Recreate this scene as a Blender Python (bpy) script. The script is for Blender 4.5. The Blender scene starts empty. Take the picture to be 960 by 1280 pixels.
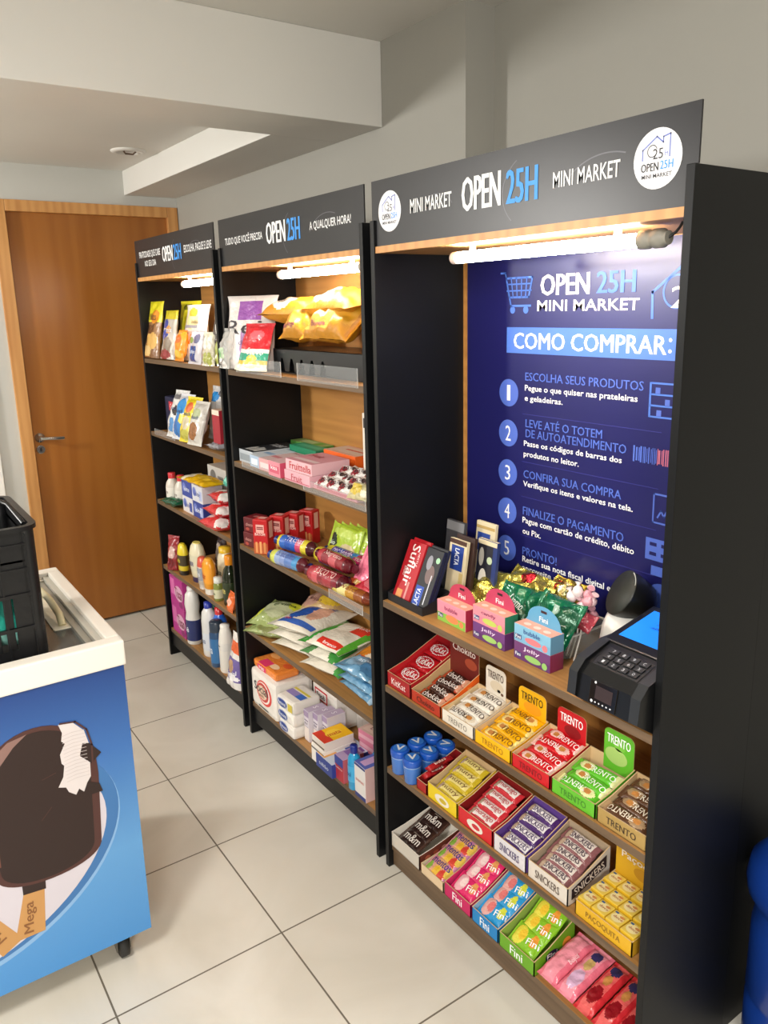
import bpy, bmesh, math, random
from mathutils import Matrix, Vector, noise
PI = math.pi
C = bpy.context.scene.collection
SC = bpy.context.scene

# ------------------------------------------------------------------ camera, light, exposure
cam = bpy.data.cameras.new('camera')
cam.sensor_fit = 'VERTICAL'; cam.sensor_height = 24.0
cam.lens = 985.82 * 24.0 / 1280.0
cam.shift_x = -4.94 / 1280.0; cam.shift_y = -27.09 / 1280.0
cam.clip_start = 0.02
camo = bpy.data.objects.new('camera', cam); C.objects.link(camo)
def cam_axes(yaw, pitch, roll):
    f = Vector((math.sin(yaw), math.cos(yaw), 0)); r = Vector((math.cos(yaw), -math.sin(yaw), 0)); u = Vector((0, 0, 1))
    f2 = f * math.cos(pitch) - u * math.sin(pitch); u2 = u * math.cos(pitch) + f * math.sin(pitch)
    return r * math.cos(roll) + u2 * math.sin(roll), u2 * math.cos(roll) - r * math.sin(roll), f2
_r, _u, _f = cam_axes(0.6031, 0.2292, -0.0223)
camo.matrix_world = Matrix(((_r.x, _u.x, -_f.x, 0), (_r.y, _u.y, -_f.y, 0), (_r.z, _u.z, -_f.z, 1.638), (0, 0, 0, 1)))
SC.camera = camo
w = bpy.data.worlds.new('world'); SC.world = w; w.use_nodes = True
w.node_tree.nodes['Background'].inputs[0].default_value = (0.8, 0.85, 0.9, 1)
w.node_tree.nodes['Background'].inputs[1].default_value = 0.05
SC.view_settings.view_transform = 'Standard'; SC.view_settings.look = 'None'
SC.view_settings.gamma = 1.0; SC.view_settings.use_curve_mapping = False
SC.view_settings.exposure = 0.0
def area(name, loc, aim, size, power, col, sy=None):
    l = bpy.data.lights.new(name, 'AREA'); l.energy = power; l.color = col; l.shape = 'RECTANGLE'
    l.size = size; l.size_y = sy or size
    o = bpy.data.objects.new(name, l); C.objects.link(o); o.location = loc
    o.rotation_euler = (Vector(aim) - Vector(loc)).to_track_quat('-Z', 'Y').to_euler()
    return o
area('ceiling_lamp_light', (-0.75, 0.55, 2.42), (-0.75, 0.551, 0), 0.5, 58, (1.0, 0.96, 0.90))
area('entry_lamp_light', (-1.0, -1.35, 1.9), (0.9, 1.8, 1.1), 0.6, 62, (1.0, 0.96, 0.90))
area('alcove_lamp_light', (-1.5, 3.4, 2.02), (1.59, 2.6, 1.9), 0.25, 52, (1.0, 0.97, 0.92))
TUBE = 66.0

# ------------------------------------------------------------------ materials
def lin(c):
    return c / 12.92 if c <= 0.04045 else ((c + 0.055) / 1.055) ** 2.4
def rgb(h):
    h = h.lstrip('#'); return tuple(lin(int(h[i:i + 2], 16) / 255) for i in (0, 2, 4)) + (1,)
_mc = {}
def mat(h, rough=0.45, metal=0.0, bump=0.0, bscale=60.0, emit=0.0, alpha=1.0, coat=0.0):
    k = (h, rough, metal, bump, bscale, emit, alpha, coat)
    if k in _mc: return _mc[k]
    m = bpy.data.materials.new('paint'); m.use_nodes = True
    nt = m.node_tree; b = nt.nodes['Principled BSDF']
    b.inputs['Base Color'].default_value = rgb(h); b.inputs['Roughness'].default_value = rough
    b.inputs['Metallic'].default_value = metal; b.inputs['Alpha'].default_value = alpha
    b.inputs['Coat Weight'].default_value = coat
    if emit:
        b.inputs['Emission Color'].default_value = rgb(h); b.inputs['Emission Strength'].default_value = emit
    if bump:
        tc = nt.nodes.new('ShaderNodeTexCoord'); n = nt.nodes.new('ShaderNodeTexNoise'); bp = nt.nodes.new('ShaderNodeBump')
        n.inputs['Scale'].default_value = bscale; n.inputs['Detail'].default_value = 3
        bp.inputs['Strength'].default_value = bump; bp.inputs['Distance'].default_value = 0.01
        nt.links.new(tc.outputs['Object'], n.inputs['Vector']); nt.links.new(n.outputs['Fac'], bp.inputs['Height'])
        nt.links.new(bp.outputs['Normal'], b.inputs['Normal'])
    _mc[k] = m; return m
def K(h): return mat(h, 0.5)                                    # printed card
def F(h): return mat(h, 0.22, 0, 0.35, 70, coat=0.3)            # crinkled plastic film
def FOIL(h): return mat(h, 0.25, 0.85, 0.6, 60)
def PL(h): return mat(h, 0.3, coat=0.2)                         # moulded plastic
def CLEAR(h='#eef2f2', a=0.22): return mat(h, 0.12, 0, 0.3, 60, alpha=a)
def wood(name, c1, c2, scale, axis, rough=0.4, ring=9.0, wf=0.22):
    m = bpy.data.materials.new(name); m.use_nodes = True; nt = m.node_tree; b = nt.nodes['Principled BSDF']
    tc = nt.nodes.new('ShaderNodeTexCoord'); mp = nt.nodes.new('ShaderNodeMapping')
    mp.inputs['Scale'].default_value = scale
    n = nt.nodes.new('ShaderNodeTexNoise'); n.inputs['Scale'].default_value = 2.2; n.inputs['Detail'].default_value = 5; n.inputs['Distortion'].default_value = 0.6
    wv = nt.nodes.new('ShaderNodeTexWave'); wv.bands_direction = axis; wv.inputs['Scale'].default_value = ring
    wv.inputs['Distortion'].default_value = 5; wv.inputs['Detail'].default_value = 3
    mx = nt.nodes.new('ShaderNodeMath'); mx.operation = 'MULTIPLY_ADD'; mx.inputs[1].default_value = wf
    cr = nt.nodes.new('ShaderNodeValToRGB'); cr.color_ramp.elements[0].color = rgb(c1); cr.color_ramp.elements[1].color = rgb(c2)
    cr.color_ramp.elements[0].position = 0.25; cr.color_ramp.elements[1].position = 0.5 + wf
    nt.links.new(tc.outputs['Object'], mp.inputs['Vector']); nt.links.new(mp.outputs['Vector'], n.inputs['Vector']); nt.links.new(mp.outputs['Vector'], wv.inputs['Vector'])
    nt.links.new(wv.outputs['Fac'], mx.inputs[0]); nt.links.new(n.outputs['Fac'], mx.inputs[2])
    nt.links.new(mx.outputs[0], cr.inputs['Fac']); nt.links.new(cr.outputs['Color'], b.inputs['Base Color'])
    b.inputs['Roughness'].default_value = rough
    return m
WOOD = wood('shelf_wood', '#8a6236', '#ab7d47', (1.0, 22, 22), 'Y', 0.45, 1.0, 0.15)
BACKWOOD = wood('back_wood', '#a06c34', '#bc8645', (0.9, 5, 9), 'Z', 0.45, 1.0, 0.14)
DOORWOOD = wood('door_wood', '#93571d', '#a3662a', (5, 5, 0.35), 'X', 0.28, 0.8, 0.12)
FRAMEWOOD = wood('frame_wood', '#b5793f', '#d19a5c', (10, 10, 0.8), 'X', 0.4, 0.8)
EDGE = wood('edge_band', '#54422f', '#6e5842', (1.0, 22, 22), 'Y', 0.5, 1.0, 0.15)
BLACK = mat('#0c0d0f', 0.42)
BLACK.node_tree.nodes['Principled BSDF'].inputs['Specular IOR Level'].default_value = 0.28
WHITE = mat('#efefec', 0.4)

def paint(name, h, rough=0.7):
    m = bpy.data.materials.new(name); m.use_nodes = True; nt = m.node_tree; b = nt.nodes['Principled BSDF']
    tc = nt.nodes.new('ShaderNodeTexCoord'); n = nt.nodes.new('ShaderNodeTexNoise'); n.inputs['Scale'].default_value = 3.0; n.inputs['Detail'].default_value = 6
    cr = nt.nodes.new('ShaderNodeValToRGB'); c = rgb(h)
    cr.color_ramp.elements[0].color = tuple(x * 0.94 for x in c[:3]) + (1,); cr.color_ramp.elements[1].color = c
    bp = nt.nodes.new('ShaderNodeBump'); bp.inputs['Strength'].default_value = 0.05; n2 = nt.nodes.new('ShaderNodeTexNoise'); n2.inputs['Scale'].default_value = 40
    nt.links.new(tc.outputs['Object'], n.inputs['Vector']); nt.links.new(n.outputs['Fac'], cr.inputs['Fac']); nt.links.new(cr.outputs['Color'], b.inputs['Base Color'])
    nt.links.new(tc.outputs['Object'], n2.inputs['Vector']); nt.links.new(n2.outputs['Fac'], bp.inputs['Height']); nt.links.new(bp.outputs['Normal'], b.inputs['Normal'])
    b.inputs['Roughness'].default_value = rough
    return m
def tiles():
    m = bpy.data.materials.new('floor_tiles'); m.use_nodes = True; nt = m.node_tree; b = nt.nodes['Principled BSDF']; L = nt.links.new
    tc = nt.nodes.new('ShaderNodeTexCoord'); sp = nt.nodes.new('ShaderNodeSeparateXYZ'); L(tc.outputs['Object'], sp.inputs[0])
    def mth(op, a, bb=None, v=None):
        n = nt.nodes.new('ShaderNodeMath'); n.operation = op
        if hasattr(a, 'links'): L(a, n.inputs[0])
        else: n.inputs[0].default_value = a
        if bb is not None:
            if hasattr(bb, 'links'): L(bb, n.inputs[1])
            else: n.inputs[1].default_value = bb
        return n.outputs[0]
    ds = []
    for k, off in (('X', 0.7637), ('Y', 1.6611)):
        t = mth('DIVIDE', mth('SUBTRACT', sp.outputs[k], off), 0.44)
        fr = mth('FRACT', mth('ADD', t, 50.5))
        ds.append(mth('ABSOLUTE', mth('SUBTRACT', fr, 0.5)))
    d = mth('MINIMUM', ds[0], ds[1])
    g = mth('LESS_THAN', d, 0.0052)
    n = nt.nodes.new('ShaderNodeTexNoise'); n.inputs['Scale'].default_value = 2.5; n.inputs['Detail'].default_value = 7; n.inputs['Distortion'].default_value = 1.0
    L(tc.outputs['Object'], n.inputs['Vector'])
    cr = nt.nodes.new('ShaderNodeValToRGB'); cr.color_ramp.elements[0].color = rgb('#cbc6ba'); cr.color_ramp.elements[1].color = rgb('#dad6cc')
    cr.color_ramp.elements[0].position = 0.3; cr.color_ramp.elements[1].position = 0.7
    L(n.outputs['Fac'], cr.inputs['Fac'])
    mx = nt.nodes.new('ShaderNodeMix'); mx.data_type = 'RGBA'; L(g, mx.inputs['Factor']); L(cr.outputs['Color'], mx.inputs['A']); mx.inputs['B'].default_value = rgb('#6a6255')
    L(mx.outputs['Result'], b.inputs['Base Color'])
    r = mth('ADD', mth('MULTIPLY', g, 0.4), 0.3); L(r, b.inputs['Roughness'])
    bp = nt.nodes.new('ShaderNodeBump'); bp.invert = True; bp.inputs['Strength'].default_value = 0.4; bp.inputs['Distance'].default_value = 0.004; L(g, bp.inputs['Height']); L(bp.outputs['Normal'], b.inputs['Normal'])
    return m

# ------------------------------------------------------------------ mesh builder
_tc = {}
def tmesh(s, bold=0.0):
    k = (s, bold)
    if k not in _tc:
        cu = bpy.data.curves.new('lettering', 'FONT'); cu.body = s; cu.resolution_u = 2; cu.offset = bold
        ob = bpy.data.objects.new('lettering', cu); C.objects.link(ob)
        me = bpy.data.meshes.new_from_object(ob)
        vs = [(v.co.x, v.co.y) for v in me.vertices]; fs = [tuple(p.vertices) for p in me.polygons]
        bpy.data.objects.remove(ob); bpy.data.curves.remove(cu); bpy.data.meshes.remove(me)
        x0 = min(v[0] for v in vs); x1 = max(v[0] for v in vs); y0 = min(v[1] for v in vs); y1 = max(v[1] for v in vs)
        _tc[k] = ([((x - x0) / (x1 - x0), (y - y0) / (y1 - y0)) for x, y in vs], fs)
    return _tc[k]
I4 = Matrix.Identity(4)
def TR(x, y, z): return Matrix.Translation((x, y, z))
def RX(a): return Matrix.Rotation(a, 4, 'X')
def RY(a): return Matrix.Rotation(a, 4, 'Y')
def RZ(a): return Matrix.Rotation(a, 4, 'Z')
def FR(y=0.0, z=0.0, x=0.0): return TR(x, y, z) @ RX(PI / 2)     # plane whose normal faces -Y, up is Z
def RT(x=0.0, z=0.0, y=0.0): return TR(x, y, z) @ RZ(PI / 2) @ RX(PI / 2)  # plane facing +X
_bc = {}
def bevbox(sx, sy, sz, bev):
    k = (round(sx, 5), round(sy, 5), round(sz, 5), round(bev, 5))
    if k not in _bc:
        bm = bmesh.new(); bmesh.ops.create_cube(bm, size=1.0)
        for v in bm.verts: v.co = Vector((v.co.x * sx, v.co.y * sy, v.co.z * sz))
        if bev > 0: bmesh.ops.bevel(bm, geom=bm.edges[:], offset=min(bev, 0.45 * min(sx, sy, sz)), segments=2, affect='EDGES', profile=0.6)
        bm.verts.index_update()
        _bc[k] = ([v.co.copy() for v in bm.verts], [tuple(v.index for v in f.verts) for f in bm.faces], [f.normal.copy() for f in bm.faces]); 
        bm.normal_update(); _bc[k] = (_bc[k][0], _bc[k][1], [f.normal.copy() for f in bm.faces]); bm.free()
    return _bc[k]
class G:
    def __init__(s): s.v = []; s.f = []; s.mi = []; s.sm = []; s.mats = []
    def m(s, mt):
        if mt not in s.mats: s.mats.append(mt)
        return s.mats.index(mt)
    def add(s, vs, fs, mt, M=I4, smooth=False):
        o = len(s.v); s.v += [M @ Vector(v) for v in vs]
        flip = M.determinant() < 0
        for i, f in enumerate(fs):
            s.f.append(tuple(o + j for j in (reversed(f) if flip else f))); s.mi.append(s.m(mt[i] if isinstance(mt, list) else mt)); s.sm.append(smooth)
        return s
    def box(s, c, d, mt, bev=0.0, M=I4):
        """mt: material or dict front(-y) back(+y) left(-x) right(+x) top bottom, '*'"""
        vs, fs, ns = bevbox(d[0], d[1], d[2], bev)
        if isinstance(mt, dict):
            ml = []
            for n in ns:
                a = max(range(3), key=lambda i: abs(n[i])); key = (('left', 'right'), ('front', 'back'), ('bottom', 'top'))[a][n[a] > 0]
                ml.append(mt.get(key, mt['*']))
        else: ml = mt
        return s.add(vs, fs, ml, M @ TR(*c))
    def bx(s, x0, x1, y0, y1, z0, z1, mt, bev=0.0, M=I4):
        return s.box(((x0 + x1) / 2, (y0 + y1) / 2, (z0 + z1) / 2), (x1 - x0, y1 - y0, z1 - z0), mt, bev, M)
    def rect(s, M, cx, cy, w, h, mt, e=0.0004):
        return s.add([(cx - w / 2, cy - h / 2, e), (cx + w / 2, cy - h / 2, e), (cx + w / 2, cy + h / 2, e), (cx - w / 2, cy + h / 2, e)], [(0, 1, 2, 3)], mt, M)
    def ell(s, M, cx, cy, w, h, mt, e=0.0004, n=24, a0=0.0, a1=2 * PI, inner=0.0):
        st = n if inner or a1 - a0 < 6.28 else n - 1
        P = [(cx + w / 2 * math.cos(a0 + (a1 - a0) * i / n), cy + h / 2 * math.sin(a0 + (a1 - a0) * i / n), e) for i in range(st + 1)]
        if not inner: return s.add(P, [tuple(range(len(P)))], mt, M)
        Q = [(cx + (x - cx) * inner, cy + (y - cy) * inner, e) for x, y, _ in P]; k = len(P)
        return s.add(P + Q, [(i, i + 1, k + i + 1, k + i) for i in range(k - 1)], mt, M)
    def line(s, M, pts, wd, mt, e=0.0004):
        for a, b in zip(pts[:-1], pts[1:]):
            d = Vector((b[0] - a[0], b[1] - a[1])); L = d.length; d /= L; n = Vector((-d.y, d.x)) * wd / 2; q = d * wd / 2
            A = Vector(a) - q; B = Vector(b) + q
            s.add([(A.x - n.x, A.y - n.y, e), (B.x - n.x, B.y - n.y, e), (B.x + n.x, B.y + n.y, e), (A.x + n.x, A.y + n.y, e)], [(0, 1, 2, 3)], mt, M)
        return s
    def text(s, t, M, cx, cy, w, h, mt, bold=0.0, e=0.0008, conf=None, rot=0.0):
        if bold > 0.015:
            k = min(bold, 0.06) * 0.9 * h
            for q in (-k, 0, k): s.text(t, M, cx + q * math.cos(rot), cy + q * math.sin(rot), w, h, mt, 0.0, e + 0.00008 * (q > 0) + 0.00004 * (q < 0), conf, rot)
            return s
        vs, fs = tmesh(t, bold); P = []
        ca, sa = math.cos(rot), math.sin(rot)
        for u, v in vs:
            a, b = (u - 0.5) * w, (v - 0.5) * h; x, y = cx + a * ca - b * sa, cy + a * sa + b * ca
            P.append((x, y, (conf(x, y) if conf else 0) + e))
        return s.add(P, fs, mt, M)
    def prism(s, M, pts, z0, z1, mt, mside=None):
        """outline in the local XY plane, counter-clockwise, extruded z0..z1 (concave allowed: tessellated)"""
        from mathutils.geometry import tessellate_polygon
        n = len(pts); tri = tessellate_polygon([[Vector((p[0], p[1], 0)) for p in pts]])
        T = []
        for t in tri:
            a, b, c = (Vector(pts[i]) for i in t)
            T.append(tuple(t) if (b - a).cross(c - a) > 0 else (t[0], t[2], t[1]))
        s.add([(p[0], p[1], z1) for p in pts], T, mt, M); s.add([(p[0], p[1], z0) for p in pts], [tuple(reversed(t)) for t in T], mt, M)
        ar = sum(pts[i][0] * pts[(i + 1) % n][1] - pts[(i + 1) % n][0] * pts[i][1] for i in range(n))
        F_ = [(i, (i + 1) % n, n + (i + 1) % n, n + i) for i in range(n)]
        if ar < 0: F_ = [tuple(reversed(f)) for f in F_]
        return s.add([(p[0], p[1], z0) for p in pts] + [(p[0], p[1], z1) for p in pts], F_, mside or mt, M)
    def lathe(s, prof, mt, M=I4, n=20, sx=1.0, sy=1.0, smooth=True):
        vs = []; fs = []; ml = []
        for r, z in prof: vs += [(r * sx * math.cos(2 * PI * i / n), r * sy * math.sin(2 * PI * i / n), z) for i in range(n)]
        for k in range(len(prof) - 1):
            for i in range(n):
                fs.append((k * n + i, k * n + (i + 1) % n, (k + 1) * n + (i + 1) % n, (k + 1) * n + i)); ml.append(mt[k] if isinstance(mt, list) else mt)
        s.add(vs, fs, ml, M, smooth)
        e = len(prof) - 1
        m0 = mt[0] if isinstance(mt, list) else mt; m1 = mt[-1] if isinstance(mt, list) else mt
        if prof[0][0] > 1e-5: s.add(vs[:n], [tuple(reversed(range(n)))], m0, M)
        if prof[e][0] > 1e-5: s.add(vs[e * n:], [tuple(range(n))], m1, M)
        return s
    def tube(s, pts, r, mt, n=8):
        P = [Vector(p) for p in pts]; rings = []
        for i, p in enumerate(P):
            d = (P[min(i + 1, len(P) - 1)] - P[max(i - 1, 0)]).normalized(); a = d.orthogonal().normalized()
            if i and rings: 
                a = (rings[-1][1] - d * rings[-1][1].dot(d)).normalized()
            b = d.cross(a); rings.append(([p + (a * math.cos(2 * PI * k / n) + b * math.sin(2 * PI * k / n)) * r for k in range(n)], a))
        vs = [v for q, _ in rings for v in q]; fs = []
        for i in range(len(P) - 1):
            for k in range(n): fs.append((i * n + k, i * n + (k + 1) % n, (i + 1) * n + (k + 1) % n, (i + 1) * n + k))
        s.add(vs, fs, mt, I4, True); s.add(vs[:n], [tuple(reversed(range(n)))], mt); return s.add(vs[-n:], [tuple(range(n))], mt)
    def pillow(s, L, W, T, fn, M=I4, seal=0.07, nu=20, nv=10, crumple=0.0, seed=0, kind='bar', zig=False):
        """filled film pack: length along X, width along Y, thickness along Z (centred); fn(u, v, top) -> material. Returns surface height function"""
        rnd = Vector((seed * 3.17, seed * 1.31, seed * 0.77))
        def hz(u, v):
            if kind == 'stand': a = max(0.0, (1 - u ** 1.6)) ** 0.55 * min(1.0, 0.8 + u * 3)
            else:
                q = (u - seal) / (1 - 2 * seal)
                a = max(0.0, 1 - abs(2 * q - 1) ** (5 if kind == 'bar' else 2.6)) ** 0.5 if 0 < q < 1 else 0.0
            b = max(0.0, 1 - abs(2 * v - 1) ** (3.2 if kind == 'bar' else 2.4)) ** 0.55
            return 0.0004 + T / 2 * a * b
        def disp(u, v, sgn):
            if not crumple: return 0.0
            k = min(1.0, hz(u, v) / (T / 2) * 2 + 0.25)
            return crumple * k * noise.noise(Vector((u * L / W * 4.0, v * 4.0, sgn * 2.0)) + rnd)
        def wd(u):
            q = abs(2 * u - 1); return 1 - (0.05 if kind == 'bar' else 0.10) * (1 - q ** 6)
        for sg in (1, -1):
            vs = []; fs = []; ml = []
            for i in range(nu + 1):
                for j in range(nv + 1):
                    u, v = i / nu, j / nv; xx = (u - 0.5) * L
                    if zig and i in (0, nu): xx += (0.0016 if j % 2 else -0.0016)
                    vs.append((xx, (v - 0.5) * W * wd(u), sg * hz(u, v) + disp(u, v, sg)))
            for i in range(nu):
                for j in range(nv):
                    a = i * (nv + 1) + j; q = (a, a + nv + 1, a + nv + 2, a + 1)
                    fs.append(q if sg > 0 else tuple(reversed(q))); ml.append(fn((i + 0.5) / nu, (j + 0.5) / nv, sg > 0))
            s.add(vs, fs, ml, M, True)
        def conf(x, y):
            u = min(0.999, max(0.001, x / L + 0.5)); v = min(0.999, max(0.001, y / (W * wd(u)) + 0.5))
            return hz(u, v) + disp(u, v, 1) + 0.0003
        return conf
    def obj(s, name, parent=None, loc=None, rz=0.0):
        me = bpy.data.meshes.new(name); me.from_pydata([tuple(v) for v in s.v], [], s.f)
        for m_ in s.mats: me.materials.append(m_)
        me.polygons.foreach_set('material_index', s.mi); me.polygons.foreach_set('use_smooth', s.sm); me.update()
        o = bpy.data.objects.new(name, me); C.objects.link(o)
        if parent: o.parent = parent
        if loc: o.location = loc
        if rz: o.rotation_euler = (0, 0, rz)
        return o
def tag(o, label, cat, group=None):
    o['label'] = label; o['category'] = cat
    if group: o['group'] = group
    return o
def struct(o): o['kind'] = 'structure'; return o
def thing(name, label, cat, loc=(0, 0, 0), rz=0.0, group=None):
    o = bpy.data.objects.new(name, None); C.objects.link(o); o.empty_display_size = 0.05; o.location = loc; o.rotation_euler = (0, 0, rz)
    return tag(o, label, cat, group)
def dup(o, label, loc, rot=None, group=None):
    r = o.copy(); C.objects.link(r); r.location = loc; r['label'] = label
    if rot is not None: r.rotation_euler = rot
    if group: r['group'] = group
    for ch in list(o.children):
        c = ch.copy(); C.objects.link(c); c.parent = r
        for g2 in list(ch.children):
            d = g2.copy(); C.objects.link(d); d.parent = c
    return r
SH = -PI / 2                                                    # things on the shelves face -X of the room

# ------------------------------------------------------------------ room
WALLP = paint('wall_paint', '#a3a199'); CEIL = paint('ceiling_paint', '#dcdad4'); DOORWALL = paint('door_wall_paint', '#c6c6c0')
XW, XR, YD, YP, ZC = 1.59, 1.70, 4.2, 1.874, 2.466
struct(G().bx(-2.2, 1.8, -1.8, YD + 0.1, -0.05, 0, tiles()).obj('floor'))
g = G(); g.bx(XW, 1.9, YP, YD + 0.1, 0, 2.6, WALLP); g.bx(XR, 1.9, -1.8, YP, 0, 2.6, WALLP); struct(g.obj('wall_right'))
DX0, DX1, DZ = 0.756, 1.532, 2.11
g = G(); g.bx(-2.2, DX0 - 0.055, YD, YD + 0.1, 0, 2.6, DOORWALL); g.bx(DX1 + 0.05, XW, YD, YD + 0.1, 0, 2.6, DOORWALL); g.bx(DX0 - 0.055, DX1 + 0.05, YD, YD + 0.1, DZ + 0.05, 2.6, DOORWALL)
g.bx(DX0 - 0.06, DX1 + 0.06, YD + 0.08, YD + 0.1, 0, DZ + 0.06, mat('#2a2522')); struct(g.obj('wall_back'))
struct(G().bx(-2.2, -2.1, -1.8, YD + 0.1, 0, 2.6, WALLP).obj('wall_left'))
struct(G().bx(-2.2, 1.9, -1.8, -1.7, 0, 2.6, WALLP).obj('wall_front'))
g = G(); g.bx(-2.2, 1.9, -1.8, 2.57, ZC, 2.6, CEIL); g.bx(-2.2, 1.9, 2.57, YD + 0.1, 2.325, 2.6, CEIL); struct(g.obj('ceiling'))
g = G(); g.bx(-2.1, XW, 2.294, 2.57, 2.21, ZC, CEIL, 0.003); g.bx(1.321, XW, 2.57, YD, 2.21, 2.325, CEIL, 0.003); struct(g.obj('trim_1'))
# door
d = bpy.data.objects.new('door_1', None); C.objects.link(d); d['kind'] = 'structure'; d.location = (0, 0, 0)
dl = G().bx(DX0, DX1, YD + 0.012, YD + 0.05, 0.012, DZ, DOORWOOD, 0.002).obj('door_leaf', d)
g = G()
for x0, x1 in ((DX0 - 0.058, DX0), (DX1, DX1 + 0.055)): g.bx(x0, x1, YD - 0.014, YD + 0.07, 0, DZ + 0.052, FRAMEWOOD, 0.003)
g.bx(DX0, DX1, YD - 0.0138, YD + 0.07, DZ, DZ + 0.052, FRAMEWOOD, 0.003); g.obj('door_frame', d)
CH = mat('#c9cac8', 0.15, 0.95)
g = G(); g.lathe([(0.024, 0), (0.024, 0.006), (0.012, 0.008), (0.009, 0.045)], CH, TR(0.79, YD + 0.012, 1.035) @ RX(PI / 2), 18)
g.tube([(0.79, YD - 0.035, 1.035), (0.82, YD - 0.04, 1.034), (0.87, YD - 0.036, 1.03), (0.895, YD - 0.03, 1.028)], 0.0085, CH, 10); g.obj('door_handle', dl)
g = G(); g.lathe([(0.022, 0), (0.022, 0.005), (0.018, 0.007)], CH, TR(0.788, YD + 0.012, 0.975) @ RX(PI / 2), 18)
g.ell(FR(YD + 0.0045, 0.975, 0.788), 0, 0, 0.008, 0.02, mat('#151515')); g.obj('keyhole_rosette', dl)
# vertical conduit on the wall left of the door
g = G(); g.bx(0.555, 0.598, YD - 0.018, YD - 0.0005, 0, 2.3, mat('#f1f0ec', 0.35), 0.003)
tag(g.obj('conduit'), 'white vertical conduit strip on pale wall left of the door', 'conduit')
# bare lamp mount on the alcove ceiling
t = thing('ceiling_lamp_mount', 'white round empty lamp mount with dark wire on alcove ceiling', 'lamp mount', (1.19, 3.67, 2.325))
g = G(); g.lathe([(0.075, 0), (0.075, -0.004), (0.062, -0.010), (0.052, -0.010), (0.050, -0.003), (0.0, -0.003)], mat('#d8d5cf', 0.5), I4, 28); g.obj('ring', t)
g = G(); g.tube([(-0.02, 0, -0.003), (-0.01, 0.01, -0.012), (0.02, 0.0, -0.014), (0.03, -0.01, -0.004)], 0.004, mat('#5a4638')); g.obj('wire', t)

# ------------------------------------------------------------------ racks
PT, RH, RXF, DEP = 0.016, 1.845, 1.1437, 0.30
SIGN = mat('#19181c', 0.35); SG = mat('#55545c', 0.35); WT = K('#f2f2f2'); BL = K('#3c97ea')
SKETCH = K('#6f7fc4'); DK = K('#1c1c22')
def logo(g, M, r, e=0.0005):
    g.ell(M, 0, 0, 2 * r, 2 * r, K('#efeef2'), e, 36); e += 0.0004
    s = r
    g.line(M, [(-0.62 * s, 0.02 * s), (-0.62 * s, 0.35 * s), (-0.05 * s, 0.72 * s), (0.22 * s, 0.5 * s), (0.22 * s, 0.68 * s), (0.5 * s, 0.74 * s), (0.5 * s, 0.02 * s)], 0.05 * s, SKETCH, e)
    g.text('25', M, 0.02 * s, 0.16 * s, 0.42 * s, 0.34 * s, DK, 0.0, e); g.ell(M, -0.22 * s, 0.27 * s, 0.42 * s, 0.42 * s, DK, e, 20, 0.3, 5.6, 0.86)
    g.text('H', M, 0.37 * s, 0.15 * s, 0.12 * s, 0.2 * s, SKETCH, 0, e)
    g.text('OPEN', M, -0.3 * s, -0.25 * s, 0.72 * s, 0.28 * s, DK, 0.03, e); g.text('25H', M, 0.4 * s, -0.23 * s, 0.52 * s, 0.28 * s, BL, 0.03, e)
    g.text('MINI MARKET', M, 0, -0.55 * s, 1.25 * s, 0.14 * s, DK, 0.01, e)
def rack(label, yl, yr, shelves, signs, circles, back=BACKWOOD, kick=True):
    yc, W = (yl + yr) / 2, yl - yr
    t = thing('display_rack', label, 'rack', (RXF, yc, 0), SH, 'open fronted market racks along the right wall')
    for s in (-1, 1):
        x0 = s * W / 2; g = G(); g.bx(min(x0, x0 - s * PT), max(x0, x0 - s * PT), 0, DEP, 0, RH, BLACK, 0.001); g.obj('side_panel', t)
    wi = W / 2 - PT - 0.0003
    G().bx(-wi, wi, 0.2896, 0.2996, 0.03, 1.783, back).obj('back_panel', t)
    g = G(); g.bx(-wi, wi, 0.012, 0.289, 1.767, 1.783, WOOD, 0.001); g.bx(-wi, wi, 0.004, 0.012, 1.767, 1.7828, FRAMEWOOD); g.obj('top_board', t)
    for k, z in enumerate(shelves):
        y0 = 0.012 if k == len(shelves) - 1 else 0.001
        G().bx(-wi, wi, y0, 0.2894, z - 0.019, z, {'front': EDGE, '*': WOOD}, 0.0008).obj('shelf', t)
    zb = shelves[-1] - 0.019
    if kick: G().bx(-wi, wi, 0.014, 0.03, 0.05, zb, BLACK, 0.001).obj('kick_board', t)
    else: G().bx(-wi, wi, 0.016, 0.032, 0.004, zb, EDGE, 0.001).obj('kick_board', t)
    g = G(); a = wi; b = W / 2
    g.prism(FR(0.0075), [(-a, 1.783), (a, 1.783), (a, RH + 0.0006), (b, RH + 0.0006), (b, 1.937), (-b, 1.937), (-b, RH + 0.0006), (-a, RH + 0.0006)], -0.004, 0.0, SIGN)
    M = FR(0.0075)
    for k in range(3):                                           # pale printed smoke swirls
        cx = (-0.22, 0.12, 0.3)[k] * W; cy = (1.83, 1.85, 1.80)[k]; r = (0.05, 0.075, 0.09)[k]
        g.ell(M, cx, cy, 2.6 * r, 2 * r if cy + r < 1.93 else 2 * (1.93 - cy), SG, 0.0002, 24, (0.5, 2.2, 1.2)[k], (2.2, 3.9, 2.6)[k], 0.975)
    for tx, y0, y1, z0, z1, m, bo in signs: g.text(tx, M, yc - (y0 + y1) / 2, (z0 + z1) / 2, abs(y0 - y1), z1 - z0, m, bo)
    for cy, cz, r in circles: logo(g, M @ TR(yc - cy, cz, 0), r)
    g.obj('sign_board', t)
    return t
BO = 0.035
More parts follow.
